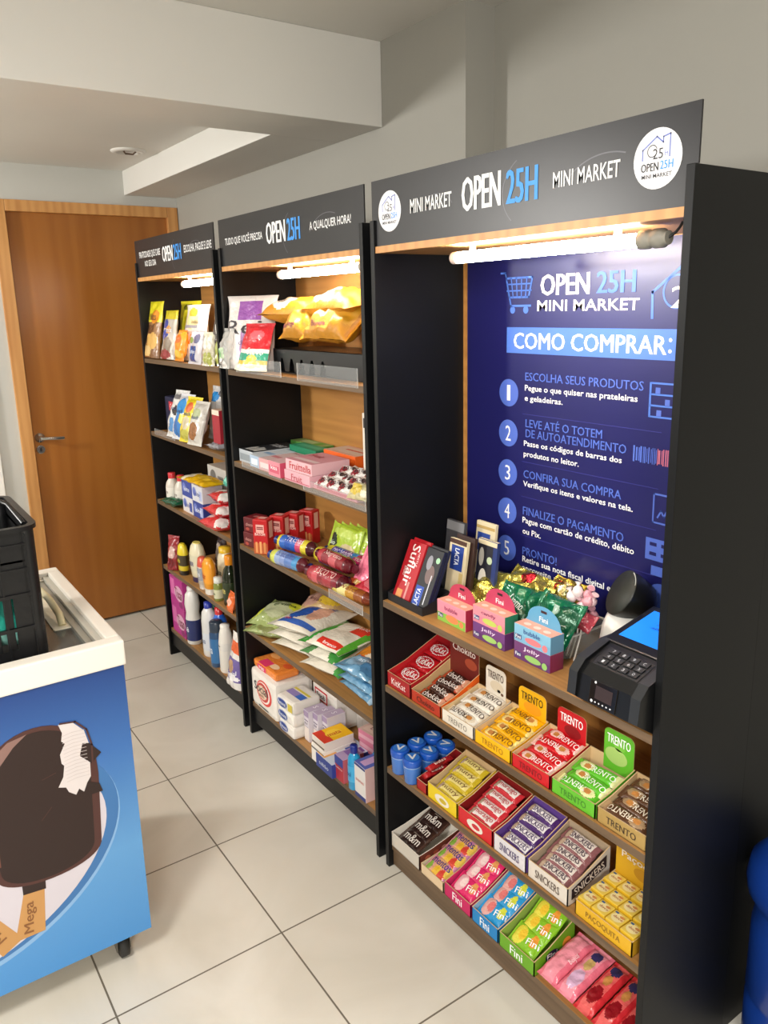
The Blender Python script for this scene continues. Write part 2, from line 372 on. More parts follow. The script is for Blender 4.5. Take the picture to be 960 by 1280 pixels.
rack('far black display rack nearest the brown door', 3.5788, 2.711, (1.435, 1.105, 0.785, 0.465, 0.14),
     [('PRATICIDADE QUE CABE', 3.525, 3.262, 1.857, 1.888, WT, .01), ('NO SEU DIA', 3.46, 3.32, 1.825, 1.849, WT, .01), ('OPEN', 3.237, 3.122, 1.832, 1.891, WT, BO), ('25H', 3.11, 3.03, 1.832, 1.891, BL, BO), ('ESCOLHA, PAGUE E LEVE', 2.998, 2.732, 1.848, 1.88, WT, .01)], [])
rack('middle black display rack with wood back and purple bag on top shelf', 2.6649, 1.75, (1.432, 1.10, 0.785, 0.455, 0.137),
     [('TUDO QUE VOCÊ PRECISA', 2.613, 2.328, 1.847, 1.879, WT, .01), ('OPEN', 2.30, 2.177, 1.832, 1.895, WT, BO), ('25H', 2.163, 2.087, 1.832, 1.895, BL, BO), ('A QUALQUER HORA!', 2.03, 1.812, 1.847, 1.873, WT, .01)], [])
rack('near black display rack with blue instruction poster inside', 1.7146, 0.7983, (0.85, 0.595, 0.337, 0.075),
     [('MINI MARKET', 1.554, 1.403, 1.847, 1.878, WT, .01), ('OPEN', 1.367, 1.249, 1.831, 1.899, WT, BO), ('25H', 1.23, 1.146, 1.831, 1.895, BL, BO), ('MINI MARKET', 1.105, 0.95, 1.846, 1.874, WT, .01)],
     [(1.638, 1.861, 0.047), (0.875, 1.863, 0.047)], kick=False)
# lamps
LAMPM = mat('#fff6ea', 0.4, emit=TUBE)
def lamp(y0, y1, label):
    t = thing('tube_lamp', label, 'lamp', (1.2, (y0 + y1) / 2, 1.742), 0, 'tube lamps under the rack tops')
    L = abs(y0 - y1) / 2; R90 = RX(PI / 2)
    G().lathe([(0.0125, -L), (0.0125, L)], LAMPM, R90, 18).obj('glass_tube', t)
    g = G(); g.lathe([(0.009, L), (0.0135, L + 0.001), (0.0135, L + 0.016), (0.009, L + 0.019)], mat('#e2cfc2', 0.4), RX(-PI / 2), 18); g.obj('end_cap', t)
    g = G(); g.lathe([(0.0135, L), (0.0165, L + 0.002), (0.0165, L + 0.02), (0.014, L + 0.022), (0.014, L + 0.03), (0.0165, L + 0.032), (0.0165, L + 0.05), (0.012, L + 0.054), (0.012, L + 0.06)], mat('#8d8a80', 0.5), R90, 18); so = g.obj('socket', t)
    g = G(); g.tube([(0, -L - 0.058, 0), (0.004, -L - 0.07, 0.008), (0.006, -L - 0.076, 0.016), (0.008, -L - 0.08, 0.0245)], 0.0025, mat('#2a2a2a')); g.obj('cord', so)
    for yy in (-L + 0.05, L - 0.05):
        g = G(); g.bx(-0.004, 0.004, yy - 0.006, yy + 0.006, 0.0125, 0.0249, mat('#dddddd')); g.obj('clip', t)
lamp(1.44, 0.94, 'lit tube lamp under top of the near rack with exposed grey socket')
lamp(2.30, 1.84, 'lit tube lamp under top of the middle rack above the yellow bread bags')
lamp(3.14, 2.80, 'lit tube lamp under top of the far rack by the door')
# black filler panel between near rack and wall
g = G(); g.bx(1.4475, 1.6995, 0.8005, 0.8165, 0, RH - 0.004, BLACK, 0.001)
tag(g.obj('filler_panel'), 'black panel closing the gap between near rack and wall', 'panel')

# ------------------------------------------------------------------ poster
POS = mat('#1a1a58', 0.3); LB = K('#4873cf'); LB2 = K('#4c68c4')
g = G(); YC = 1.2465; M = FR(-0.0025)
g.bx(-(1.678 - YC), YC - 0.816, -0.0022, 0, 0.852, 1.765, POS)
def pt(s, y0, y1, z0, z1, m=WT, bold=0.012): g.text(s, M, YC - (y0 + y1) / 2, (z0 + z1) / 2, abs(y0 - y1), z1 - z0, m, bold)
X = lambda y: YC - y
pt('OPEN', 1.404, 1.254, 1.655, 1.704, bold=0.045); pt('25H', 1.231, 1.127, 1.656, 1.704, LB, 0.045); pt('MINI MARKET', 1.415, 1.113, 1.6185, 1.644)
g.rect(M, X((1.522 + 0.9) / 2), 1.547, 1.522 - 0.9, 0.0645, LB); pt('COMO COMPRAR', 1.495, 1.04, 1.526, 1.566, bold=0.03)
for q in (1.534, 1.557): g.ell(M, X(1.031), q, 0.008, 0.008, WT, 0.0008)
cart = [(1.545, 1.713), (1.530, 1.713), (1.508, 1.632), (1.440, 1.632)]
g.line(M, [(X(a), b) for a, b in cart], 0.005, LB)
g.line(M, [(X(1.527), 1.700), (X(1.434), 1.700), (X(1.446), 1.653), (X(1.513), 1.653)], 0.005, LB)
for k in range(1, 5): g.line(M, [(X(1.527 - 0.0185 * k), 1.700), (X(1.515 - 0.0145 * k), 1.653)], 0.0035, LB)
for zz in (1.685, 1.669): g.line(M, [(X(1.523), zz), (X(1.438), zz)], 0.0035, LB)
for yy in (1.502, 1.455): g.ell(M, X(yy), 1.622, 0.018, 0.018, LB)
g.line(M, [(X(1.08), 1.603), (X(1.082), 1.655), (X(0.99), 1.722), (X(0.94), 1.69), (X(0.94), 1.72), (X(0.90), 1.72), (X(0.90), 1.603)], 0.006, LB)
g.ell(M, X(1.022), 1.655, 0.07, 0.07, LB, 0.0004, 24, 0.6, 5.4, 0.88); pt('25', 1.035, 0.955, 1.622, 1.665, WT, 0)
for k, z in enumerate((1.412, 1.306, 1.20, 1.095, 0.990)):
    g.ell(M, X(1.512), z, 0.071, 0.071, LB2, 0.0004, 32); g.text(str(k + 1), M, X(1.512), z, 0.020 if k else 0.012, 0.04, WT, 0.0)
pt('ESCOLHA SEUS PRODUTOS', 1.452, 1.092, 1.4475, 1.468, LB2, 0.02)
pt('Pegue o que quiser nas prateleiras', 1.453, 1.106, 1.4175, 1.4365); pt('e geladeiras.', 1.453, 1.324, 1.392, 1.4105)
pt('LEVE ATÉ O TOTEM', 1.448, 1.2, 1.329, 1.355, LB2, 0.02); pt('DE AUTOATENDIMENTO', 1.447, 1.13, 1.303, 1.324, LB2, 0.02)
pt('Passe os códigos de barras dos', 1.453, 1.141, 1.2755, 1.294); pt('produtos no leitor.', 1.453, 1.267, 1.248, 1.267)
pt('CONFIRA SUA COMPRA', 1.452, 1.138, 1.196, 1.217, LB2, 0.02); pt('Verifique os itens e valores na tela.', 1.453, 1.104, 1.169, 1.188)
pt('FINALIZE O PAGAMENTO', 1.452, 1.126, 1.097, 1.119, LB2, 0.02); pt('Pague com cartão de crédito, débito', 1.453, 1.095, 1.070, 1.0905); pt('ou Pix.', 1.452, 1.386, 1.045, 1.0605)
pt('PRONTO!', 1.451, 1.329, 0.987, 1.009, LB2, 0.02); pt('Retire sua nota fiscal digital e', 1.451, 1.156, 0.963, 0.984); pt('aproveite sua compra!', 1.451, 1.205, 0.940, 0.9595)
for z in (1.362, 1.238, 1.145, 1.04): g.rect(M, X(1.25), z, 0.42, 0.0012, K('#34348a'))
for yy in (1.074, 0.96): g.rect(M, X(yy), 1.43, 0.005, 0.075, LB)
for zz in (1.466, 1.442, 1.418, 1.394): g.rect(M, X(1.017), zz, 0.114, 0.004, LB)
for yy, zz in ((1.055, 1.45), (1.03, 1.426), (1.05, 1.402), (1.0, 1.45), (0.99, 1.402)): g.rect(M, X(yy), zz, 0.012, 0.014, LB2)
random.seed(5); yy = 1.109
while yy > 0.95:
    wdt = random.choice((0.002, 0.003, 0.0045)); g.rect(M, X(yy), 1.308, wdt, 0.036 if random.random() < 0.7 else 0.03, LB2 if yy > 1.05 else K('#b0607a')); yy -= wdt + random.choice((0.002, 0.003))
g.line(M, [(X(1.050), 1.162), (X(1.050), 1.226), (X(0.99), 1.226), (X(0.99), 1.162), (X(1.050), 1.162)], 0.004, LB2); g.line(M, [(X(1.038), 1.175), (X(1.03), 1.19), (X(1.022), 1.178), (X(1.012), 1.2)], 0.004, LB2)
g.rect(M, X(1.02), 1.1, 0.09, 0.05, LB2); 
for yy, zz in ((1.045, 1.112), (1.045, 1.09), (1.015, 1.112), (1.015, 1.09)): g.rect(M, X(yy), zz, 0.018, 0.008, POS, 0.0008)
g.rect(M, X(1.03), 1.052, 0.035, 0.022, LB2); g.ell(M, X(1.02), 0.99, 0.07, 0.07, LB2)
o = g.obj('instruction_poster', None, (1.4330, YC, 0), SH); tag(o, 'dark blue poster with numbered buying steps on near rack back', 'poster')

# ------------------------------------------------------------------ freezer, crate
t = thing('chest_freezer', 'white chest freezer with blue ice cream advertisement on its front panel', 'freezer', (0, 1.785, 0))
FX0, FX1, FD = -0.62, 0.458, 0.68
WHF = mat('#e9e4da', 0.35)
g = G(); g.bx(FX0, FX1, 0.004, FD - 0.01, 0.09, 0.828, WHF, 0.004); g.obj('cabinet', t)
# printed front sheet: a blue print that is darker at its upper edge
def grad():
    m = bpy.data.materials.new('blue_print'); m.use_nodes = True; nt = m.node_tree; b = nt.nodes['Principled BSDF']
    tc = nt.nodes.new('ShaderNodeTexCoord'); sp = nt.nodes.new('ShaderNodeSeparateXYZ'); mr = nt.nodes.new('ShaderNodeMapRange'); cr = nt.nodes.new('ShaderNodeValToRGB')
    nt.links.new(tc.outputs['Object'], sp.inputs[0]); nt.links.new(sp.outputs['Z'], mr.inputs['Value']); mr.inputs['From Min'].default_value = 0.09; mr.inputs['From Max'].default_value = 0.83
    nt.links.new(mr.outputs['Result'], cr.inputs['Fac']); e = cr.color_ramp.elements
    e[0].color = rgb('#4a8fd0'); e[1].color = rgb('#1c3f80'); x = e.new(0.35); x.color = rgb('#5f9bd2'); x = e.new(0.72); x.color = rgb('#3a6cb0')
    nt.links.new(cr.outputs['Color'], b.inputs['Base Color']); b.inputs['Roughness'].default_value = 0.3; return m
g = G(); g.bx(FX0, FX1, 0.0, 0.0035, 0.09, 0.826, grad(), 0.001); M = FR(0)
def oval(cx, cz, w, h, a0=0, n=64): return [(cx + w / 2 * math.cos(2 * PI * i / n), cz + h / 2 * math.sin(2 * PI * i / n)) for i in range(n)]
Mo = M @ TR(0.088, 0.412, 0) @ RZ(0.42) @ Matrix.Diagonal((0.94, 0.95, 1, 1))
g.prism(Mo, oval(0.005, 0.0, 0.715, 0.50), 0, 0.0003, K('#86b1dc')); g.prism(Mo, oval(0.012, 0.004, 0.70, 0.485), 0, 0.0006, K('#3f73ad')); g.prism(Mo, oval(-0.008, -0.006, 0.665, 0.44), 0, 0.0009, K('#cfc9d2'))
CHO = K('#2a1814'); CHL = K('#4d2c27'); CRM = K('#d8d0cf'); STK = K('#c39157'); STD = K('#8a5a33')
def capsule(cx, z0, z1, r0, r1, n=20):
    P = [(cx + r1 * math.cos(PI * i / n), z1 - r1 * 1.25 + r1 * 1.25 * max(0.0, math.sin(PI * i / n)) ** 0.8) for i in range(n + 1)]
    return P + [(cx - r0 * math.cos(PI * i / n), z0 + 0.06 - 0.06 * math.sin(PI * i / n) ** 0.8) for i in range(n + 1)]
# the second bar, mostly outside the picture, lies behind the first
Ml = M @ TR(0.142, 0.205, 0) @ RZ(0.52) @ TR(0, -0.2, 0)
g.prism(Ml, capsule(0.0, 0.36, 0.72, 0.11, 0.115), 0, 0.0012, CHL); g.prism(Ml, [(-0.027, 0.2), (0.027, 0.2), (0.022, 0.38), (-0.022, 0.38)], 0, 0.0012, STK)
g.text('Mega', Ml @ TR(0, 0, 0.0013), 0.0, 0.27, 0.075, 0.03, STD, 0.02, rot=PI / 2)
g.prism(M, [(0.148, 0.215), (0.214, 0.215), (0.226, 0.35), (0.184, 0.35)], 0, 0.0015, STK); g.text('Mega', M @ TR(0, 0, 0.0016), 0.186, 0.265, 0.08, 0.028, STD, 0.02, rot=PI / 2 - 0.1)
g.prism(M, [(0.178, 0.328), (0.227, 0.323), (0.229, 0.36), (0.178, 0.36)], 0, 0.0017, CHO)
g.prism(M, capsule(0.245, 0.343, 0.732, 0.118, 0.128), 0, 0.0019, CHL); g.prism(M, capsule(0.243, 0.35, 0.722, 0.104, 0.113), 0, 0.0022, CHO)
g.prism(M, [(0.128, 0.62), (0.15, 0.68), (0.148, 0.62), (0.142, 0.42), (0.132, 0.42)], 0, 0.0024, K('#7b4c42')); g.prism(M, [(0.15, 0.685), (0.19, 0.715), (0.23, 0.722), (0.2, 0.7), (0.165, 0.66)], 0, 0.0024, K('#8a6a62'))
bite = [(0.298, 0.722), (0.304, 0.70), (0.300, 0.68), (0.307, 0.672), (0.294, 0.648), (0.295, 0.625), (0.300, 0.618), (0.295, 0.59), (0.282, 0.568), (0.298, 0.562), (0.303, 0.548), (0.318, 0.535), (0.326, 0.548), (0.336, 0.536), (0.345, 0.556), (0.355, 0.57), (0.357, 0.61), (0.36, 0.65), (0.352, 0.69), (0.33, 0.717)]
g.prism(M, bite, 0, 0.0026, CRM)
g.line(M @ TR(0, 0, 0.0026), [(0.302, 0.724), (0.334, 0.719), (0.357, 0.692), (0.365, 0.65), (0.362, 0.59)], 0.004, CHL)
random.seed(3)
for k in range(14):
    zz = 0.575 + k * 0.009; g.line(M @ TR(0, 0, 0.0026), [(0.302, zz), (0.325, zz + 0.003), (0.352, zz + 0.001)], 0.0012, K('#c4bab9'))
for P in ([(0.336, 0.63), (0.345, 0.66), (0.36, 0.655), (0.384, 0.622), (0.36, 0.602)], [(0.338, 0.535), (0.346, 0.558), (0.372, 0.545), (0.378, 0.522), (0.352, 0.522)]): g.prism(M, P, 0, 0.0028, CHO)
g.line(M @ TR(0, 0, 0.0022), [(0.238, 0.50), (0.262, 0.525)], 0.0015, CHL); g.line(M @ TR(0, 0, 0.0022), [(0.25, 0.6), (0.28, 0.607)], 0.0015, CHL)
g.obj('front_panel', t)
g = G(); zt = 0.888; zb = 0.826; ix0, ix1, iy0, iy1 = FX0 + 0.03, FX1 - 0.028, 0.035, FD - 0.045
for a in ((FX0 - 0.005, FX1 + 0.005, -0.006, iy0), (FX0 - 0.005, FX1 + 0.005, iy1, FD)): g.bx(a[0], a[1], a[2], a[3], zb, zt, WHF, 0.005)
g.bx(FX0 - 0.005, ix0, iy0 - 0.004, iy1 + 0.004, zb, zt, WHF, 0.005); g.bx(ix1, FX1 + 0.005, iy0 - 0.004, iy1 + 0.004, zb, zt, WHF, 0.005)
g.obj('rim', t)
GR = mat('#b9b5aa', 0.4); g = G()
g.bx(ix1 - 0.016, ix1, iy0, iy1, zb, 0.877, GR, 0.001); g.bx(ix1 - 0.034, ix1 - 0.018, iy0, iy1, zb, 0.868, mat('#8f8b80', 0.35), 0.001)
g.bx(ix0, ix1, iy1 - 0.02, iy1, zb, 0.872, GR, 0.001); g.bx(ix0, ix1, iy0, iy0 + 0.006, zb, 0.866, GR, 0.001); g.obj('slide_rail', t)
GL = mat('#6c6f6c', 0.06, alpha=0.55); g = G(); g.bx(ix0, ix1 - 0.03, iy0 + 0.006, iy1 - 0.02, 0.853, 0.858, GL); g.obj('glass_lid', t)
g = G(); g.bx(ix0, ix1 - 0.02, iy0 + 0.006, iy1 - 0.02, 0.829, 0.832, mat('#4b4a46', 0.5)); g.obj('inner_well', t)
g = G(); HB = mat('#c9bf98', 0.4); g.bx(0.355, 0.405, 0.225, 0.53, 0.858, 0.862, mat('#d8d2bf', 0.4), 0.003); g.tube([(0.38, 0.245, 0.862), (0.38, 0.27, 0.885), (0.38, 0.38, 0.892), (0.38, 0.49, 0.885), (0.38, 0.515, 0.862)], 0.0095, HB, 10); g.obj('lid_handle', t)
cg = None
for cx, cy in ((0.395, 0.055), (0.395, 0.6), (-0.55, 0.055), (-0.55, 0.6)):
    g = G(); MT = mat('#77736c', 0.35, 0.7); RB = mat('#2a2927', 0.6)
    g.lathe([(0.028, 0.086), (0.028, 0.0895)], MT, TR(cx, cy, 0), 16); g.lathe([(0.012, 0.07), (0.012, 0.087)], MT, TR(cx, cy, 0), 12)
    g.prism(TR(cx - 0.017, cy, 0) @ RY(-PI / 2) @ RZ(0), [(0.02, -0.008), (0.075, -0.02), (0.075, 0.02), (0.03, 0.014)], -0.0015, 0.0015, MT); g.prism(TR(cx + 0.017, cy, 0) @ RY(-PI / 2), [(0.02, -0.008), (0.075, -0.02), (0.075, 0.02), (0.03, 0.014)], -0.0015, 0.0015, MT)
    g.bx(cx - 0.018, cx + 0.018, cy - 0.02, cy + 0.02, 0.068, 0.074, MT)
    co = g.obj('caster', t); g = G(); g.lathe([(0.02, -0.013), (0.027, -0.010), (0.0275, 0), (0.027, 0.010), (0.02, 0.013)], RB, TR(cx, cy, 0.0278) @ RY(PI / 2), 22); g.obj('wheel', co)
# black vented crate on the glass lid
CB = mat('#101012', 0.35, bump=0.1, bscale=30); t = thing('plastic_crate', 'tall black vented plastic crate on freezer lid', 'crate', (0, 1.872, 0.8585))
cx0, cx1, cyb, ch, R = -0.20, 0.313, 0.36, 0.325, 0.03
def rr(x0, x1, y0, y1, r, n=6):
    P = []
    for cx, cy, a in ((x1 - r, y1 - r, 0), (x0 + r, y1 - r, 1), (x0 + r, y0 + r, 2), (x1 - r, y0 + r, 3)):
        P += [(cx + r * math.cos(PI / 2 * (a + k / n)), cy + r * math.sin(PI / 2 * (a + k / n))) for k in range(n + 1)]
    return P
def ringw(g, z0, z1, th, grow, mt):
    A = rr(cx0 - grow, cx1 + grow, -grow, cyb + grow, R + grow); B = rr(cx0 + th, cx1 - th, th, cyb - th, R - th if R > th else 0.004); n = len(A)
    vs = [(x, y, z) for z in (z0, z1) for x, y in A] + [(x, y, z) for z in (z0, z1) for x, y in B]; fs = []
    for i in range(n):
        j = (i + 1) % n; fs += [(i, j, n + j, n + i), (2 * n + j, 2 * n + i, 3 * n + i, 3 * n + j), (n + i, n + j, 3 * n + j, 3 * n + i), (j, i, 2 * n + i, 2 * n + j)]
    g.add(vs, fs, mt)
g = G(); ringw(g, 0.235, 0.31, 0.004, 0, CB); ringw(g, 0.0, 0.03, 0.004, 0, CB)
for a in range(5): ringw(g, (0.0, 0.075, 0.155, 0.215, 0.272)[a], (0.006, 0.083, 0.163, 0.222, 0.279)[a], 0.004, 0.005, CB)
ringw(g, 0.155, 0.24, 0.004, 0, CB)
for z0, z1 in ((0.03, 0.075), (0.083, 0.155)):
    for k in range(17):
        x = cx0 + 0.012 + k * (cx1 - cx0 - 0.024) / 16
        if 0.17 < x < 0.30: g.bx(x - 0.0175, x + 0.0175, 0.0, 0.004, z0, z1, CB) if x > 0.262 else g.bx(x - 0.009, x + 0.009, 0.0, 0.004, z0, z1, CB, 0.002)
        else: g.bx(x - 0.009, x + 0.009, 0.0, 0.004, z0, z1, CB)
        g.bx(x - 0.009, x + 0.009, cyb - 0.004, cyb, z0, z1, CB)
    for k in range(12):
        y = 0.012 + k * (cyb - 0.024) / 11
        for xx in (cx0, cx1 - 0.004): g.bx(xx, xx + 0.004, y - 0.009, y + 0.009, z0, z1, CB)
for k in range(9): 
    x = cx0 + 0.03 + k * (cx1 - cx0 - 0.05) / 8; g.bx(x - 0.002, x + 0.002, -0.004, 0.002, 0.0, 0.3, CB)
for c_ in ((cx1 - 0.014, 0.014), (cx0 + 0.014, 0.014), (cx1 - 0.014, cyb - 0.014), (cx0 + 0.014, cyb - 0.014)):
    g.lathe([(0.017, 0), (0.0168, 0.31)], CB, TR(c_[0], c_[1], 0), 20)
g.bx(cx0 + 0.01, cx1 - 0.01, 0.01, cyb - 0.01, 0, 0.006, CB); g.obj('basket', t)
g = G(); ringw(g, 0.308, 0.318, 0.004, 0.012, CB); g.obj('rim', t)
g = G(); P = []
g.tube([(0.3, 0.03, 0.315), (0.285, 0.12, 0.345), (0.24, 0.2, 0.362), (0.14, 0.24, 0.37), (-0.1, 0.24, 0.37)], 0.006, CB); g.obj('carry_handle', t)
g = G(); g.pillow(0.2, 0.12, 0.11, lambda u, v, tp: F('#3cc4b0') if v > 0.3 else F('#9fe4d8'), TR(0.16, 0.05, 0.078) @ RX(PI / 2 - 0.15), crumple=0.01, seed=4, kind='bag')
tag(g.obj('teal_bag', None, (0, 1.872, 0.867)), 'teal plastic bag seen through slots of the black crate', 'bag')
# blue container in the dark corner at the right
t = thing('blue_water_jug', 'blue plastic jug in the dark corner beside near black rack', 'jug', (1.505, 0.68, 0))
BLU = mat('#0f3585', 0.3, coat=0.3)
g = G(); g.lathe([(0.085, 0), (0.095, 0.012), (0.095, 0.14), (0.090, 0.15), (0.090, 0.16), (0.095, 0.17), (0.095, 0.33), (0.088, 0.37), (0.092, 0.385), (0.108, 0.41), (0.112, 0.44), (0.106, 0.48), (0.075, 0.52), (0.03, 0.535)], BLU, I4, 32); g.obj('body', t)
g = G(); g.lathe([(0.03, 0.535), (0.03, 0.565), (0.026, 0.57)], mat('#dfe6f2', 0.4), I4, 20); g.obj('cap', t)
g = G(); g.rect(RZ(PI + 0.6) @ TR(0.0, 0, 0) @ RT(0.1085), 0, 0.395, 0.035, 0.02, WT); g.obj('sticker', t)

# ------------------------------------------------------------------ product builders
def fm(face, w, d, h):
    return {'f': FR(0), 't': TR(0, 0, h), 'r': RT(w / 2), 'l': TR(-w / 2, 0, 0) @ RZ(-PI / 2) @ RX(PI / 2)}[face]
def carton_into(g, w, d, h, cols, texts=(), marks=(), bev=0.0012, M=I4):
    if not isinstance(cols, dict): cols = {'*': cols}
    g.bx(-w / 2, w / 2, 0, d, 0, h, {k: K(v) for k, v in cols.items()}, bev, M)
    for i, q in enumerate(marks):
        f, kind, cx, cy, ww, hh, c = q; MM = M @ fm(f, w, d, h)
        (g.rect if kind == 'r' else g.ell)(MM, cx, cy, ww, hh, K(c), 0.0003 + 0.00015 * i)
    e = 0.0004 + 0.00015 * len(marks)
    for q in texts:
        f, s, cx, cy, ww, hh, c = q[:7]; g.text(s, M @ fm(f, w, d, h), cx, cy, ww, hh, K(c), 0.018, e, rot=q[7] if len(q) > 7 else 0)
def carton(name, label, cat, y, x, z, w, d, h, cols, texts=(), marks=(), rz=0.0, group=None, bev=0.0012):
    g = G(); carton_into(g, w, d, h, cols, texts, marks, bev)
    return tag(g.obj(name, None, (x, y, z), SH + rz), label, cat, group)
def bu(*p):   # bands along the length: (limit, colour) pairs
    return lambda u, v, top: next(m for l, m in p if u <= l)
def bv(*p): return lambda u, v, top: next(m for l, m in p if v <= l)
def patch(base, *ps):  # (u centre, v centre, half u, half v, material) ellipses; negative half u = rectangle
    def f(u, v, top):
        r = base(u, v, top) if callable(base) else base
        if top:
            for cu, cv, ru, rv, m in ps:
                if ru < 0:
                    if abs(u - cu) <= -ru and abs(v - cv) <= rv: r = m
                elif ((u - cu) / ru) ** 2 + ((v - cv) / rv) ** 2 <= 1: r = m
        return r
    return f
def bag_into(g, L, W, T, fn, texts=(), M=I4, **k):
    k.setdefault('kind', 'bag'); k.setdefault('crumple', 0.006); k.setdefault('nu', 38); k.setdefault('nv', 26)
    cf = g.pillow(L, W, T, fn, M, **k)
    for q in texts:
        s, cx, cy, ww, hh, c = q[:6]; r = q[6] if len(q) > 6 else 0
        g.text(s, M, cx, cy, ww, hh, K(c), 0.018, 0.0007, cf, r)
def bag(name, label, cat, y, x, z, L, W, T, fn, texts=(), lean=0.0, rz=0.0, up=False, group=None, **k):
    """lies on the shelf (lean 0) or stands leaning back (lean ~1.3); up: the length runs upwards; z = height of its lowest point"""
    g = G(); S = RZ(PI / 2) if up else I4; hw = (L if up else W) / 2
    M = TR(0, 0, hw * math.sin(lean) + T / 2 * abs(math.cos(lean))) @ RX(lean) @ S
    if up: texts = [(s, cy, -cx, ww, hh, c, (r[0] if r else 0) - PI / 2) for s, cx, cy, ww, hh, c, *r in texts]
    bag_into(g, L, W, T, fn, texts, M, **k)
    return tag(g.obj(name, None, (x, y, z), SH + rz), label, cat, group)
def tray(label, y0, y1, z, d, hf, hb, out, inn, ft='', tc='#222222', x=1.152, head=None, side=None, edge='#d9b98c', tw=0.6, th=0.45):
    W = abs(y0 - y1) - 0.003; t = thing('display_tray', label, 'tray', (x, (y0 + y1) / 2, z), SH)
    O, N, E = K(out), K(inn), K(edge); e = 0.0012; g = G()
    g.bx(-W / 2, W / 2, 0, d, 0, e, N)
    g.bx(-W / 2, W / 2, 0, 2 * e, 0, hf, {'front': O, 'back': N, '*': E}); g.bx(-W / 2, W / 2, d - 2 * e, d, 0, hb, {'front': N, 'back': O, '*': E})
    P = [(0, 0), (d, 0), (d, hb), (0.35 * d, hf + (hb - hf) * 0.25), (0, hf)]
    for s in (-1, 1):
        so = K(side) if side else O
        Ms = TR(s * W / 2, 0, 0) @ RZ(PI / 2) @ RX(PI / 2)         # local x -> depth, y -> up, z -> +X
        if s > 0: g.prism(Ms, P, -e, 0, so, E); g.prism(Ms, P, -2 * e, -e, N, E)
        else: g.prism(Ms, P, 0, e, so, E); g.prism(Ms, P, e, 2 * e, N, E)
    if ft: g.text(ft, FR(0), 0, hf * 0.5, W * tw, hf * th, K(tc), 0.02)
    g.obj('carton_body', t)
    if head:
        hx0, hx1, hz, hc, htx, htc, mk = head; g = G(); n = 6; r = 0.014; P = [(hx0, hb * 0.55), (hx1, hb * 0.55)]
        P += [(hx1 - r + r * math.cos(PI / 2 * k / n), hz - r + r * math.sin(PI / 2 * k / n)) for k in range(n + 1)] + [(hx0 + r + r * math.cos(PI / 2 + PI / 2 * k / n), hz - r + r * math.sin(PI / 2 + PI / 2 * k / n)) for k in range(n + 1)]
        Mh = FR(d - 2 * e - 0.0005); g.prism(Mh, P, -0.0014, 0.0, K(hc), E)
        g.text(htx, Mh, (hx0 + hx1) / 2, hz - 0.022, (hx1 - hx0) * 0.78, 0.021, K(htc), 0.02, 0.0012)
        for kx, kz, kw, kh, kc in mk: g.ell(Mh, kx, kz, kw, kh, K(kc), 0.0006)
        g.obj('header_card', t)
    return t
def barpack(name, L, W, T, fn, texts=(), **k):
    g = G(); k.setdefault('kind', 'bar'); k.setdefault('zig', True); k.setdefault('crumple', 0.0015); k.setdefault('nu', 36); k.setdefault('nv', 22)
    bag_into(g, L, W, T, fn, texts, I4, **k); return g.obj(name)
NTH = ['front', 'second', 'third', 'fourth', 'fifth', 'sixth', 'seventh', 'eighth']
def fill(o, label, cat, group, spots, lab=None):
    """o is the first pack; spots: (y, x, z, tilt, rz[, roll]); label holds %s for its place"""
    for i, s in enumerate(spots):
        L = lab[i] if lab else (label % (NTH[i] if i < len(spots) - 1 or len(spots) == 1 else 'rearmost'))
        loc = (s[1], s[0], s[2]); rot = (s[3], s[5] if len(s) > 5 else 0, SH + s[4])
        if i == 0: o.location = loc; o.rotation_euler = rot; tag(o, L, cat, group)
        else: dup(o, L, loc, rot)
def bottle(name, label, cat, y, x, z, body, bm, cap=None, cm=None, band=None, sx=1.0, sy=1.0, rz=0.0, group=None, extra=None, n=22):
    """body, cap: (radius, height) profiles; band: (z0, z1, colour, text, text colour) printed wrap"""
    t = thing(name, label, cat, (x, y, z), SH + rz, group)
    g = G(); g.lathe(body, bm, I4, n, sx, sy); bo = g.obj('body', t)
    if cap: g = G(); g.lathe(cap, cm, I4, n); g.obj('cap', t)
    if band:
        def rad(zz):
            for (r0, a), (r1, b) in zip(body[:-1], body[1:]):
                if a <= zz <= b and b > a: return r0 + (r1 - r0) * (zz - a) / (b - a)
            return body[0][0]
        z0, z1, c, s, tc = band; g = G(); q = [z0 + (z1 - z0) * i / 6 for i in range(7)]
        vs = []; fs = []; k = n * 2
        for zz in q: vs += [((rad(zz) * sx + 0.0006) * math.cos(2 * PI * i / k), (rad(zz) * sy + 0.0006) * math.sin(2 * PI * i / k), zz) for i in range(k)]
        for a in range(6):
            for i in range(k): fs.append((a * k + i, a * k + (i + 1) % k, (a + 1) * k + (i + 1) % k, (a + 1) * k + i))
        g.add(vs, fs, PL(c), I4, True)
        if s:
            R = rad((z0 + z1) / 2); tv, tf = tmesh(s, 0.0149); hgt = min((z1 - z0) * 0.4, R * 0.8); ang = 1.5
            P = [((R * sx + 0.0012) * math.cos(-PI / 2 - 0.3 + (u - .5) * ang), (R * sy + 0.0012) * math.sin(-PI / 2 - 0.3 + (u - .5) * ang), (z0 + z1) / 2 + (v - .5) * hgt) for u, v in tv]
            g.add(P, tf, K(tc))
        g.obj('label_band', bo)
    return t

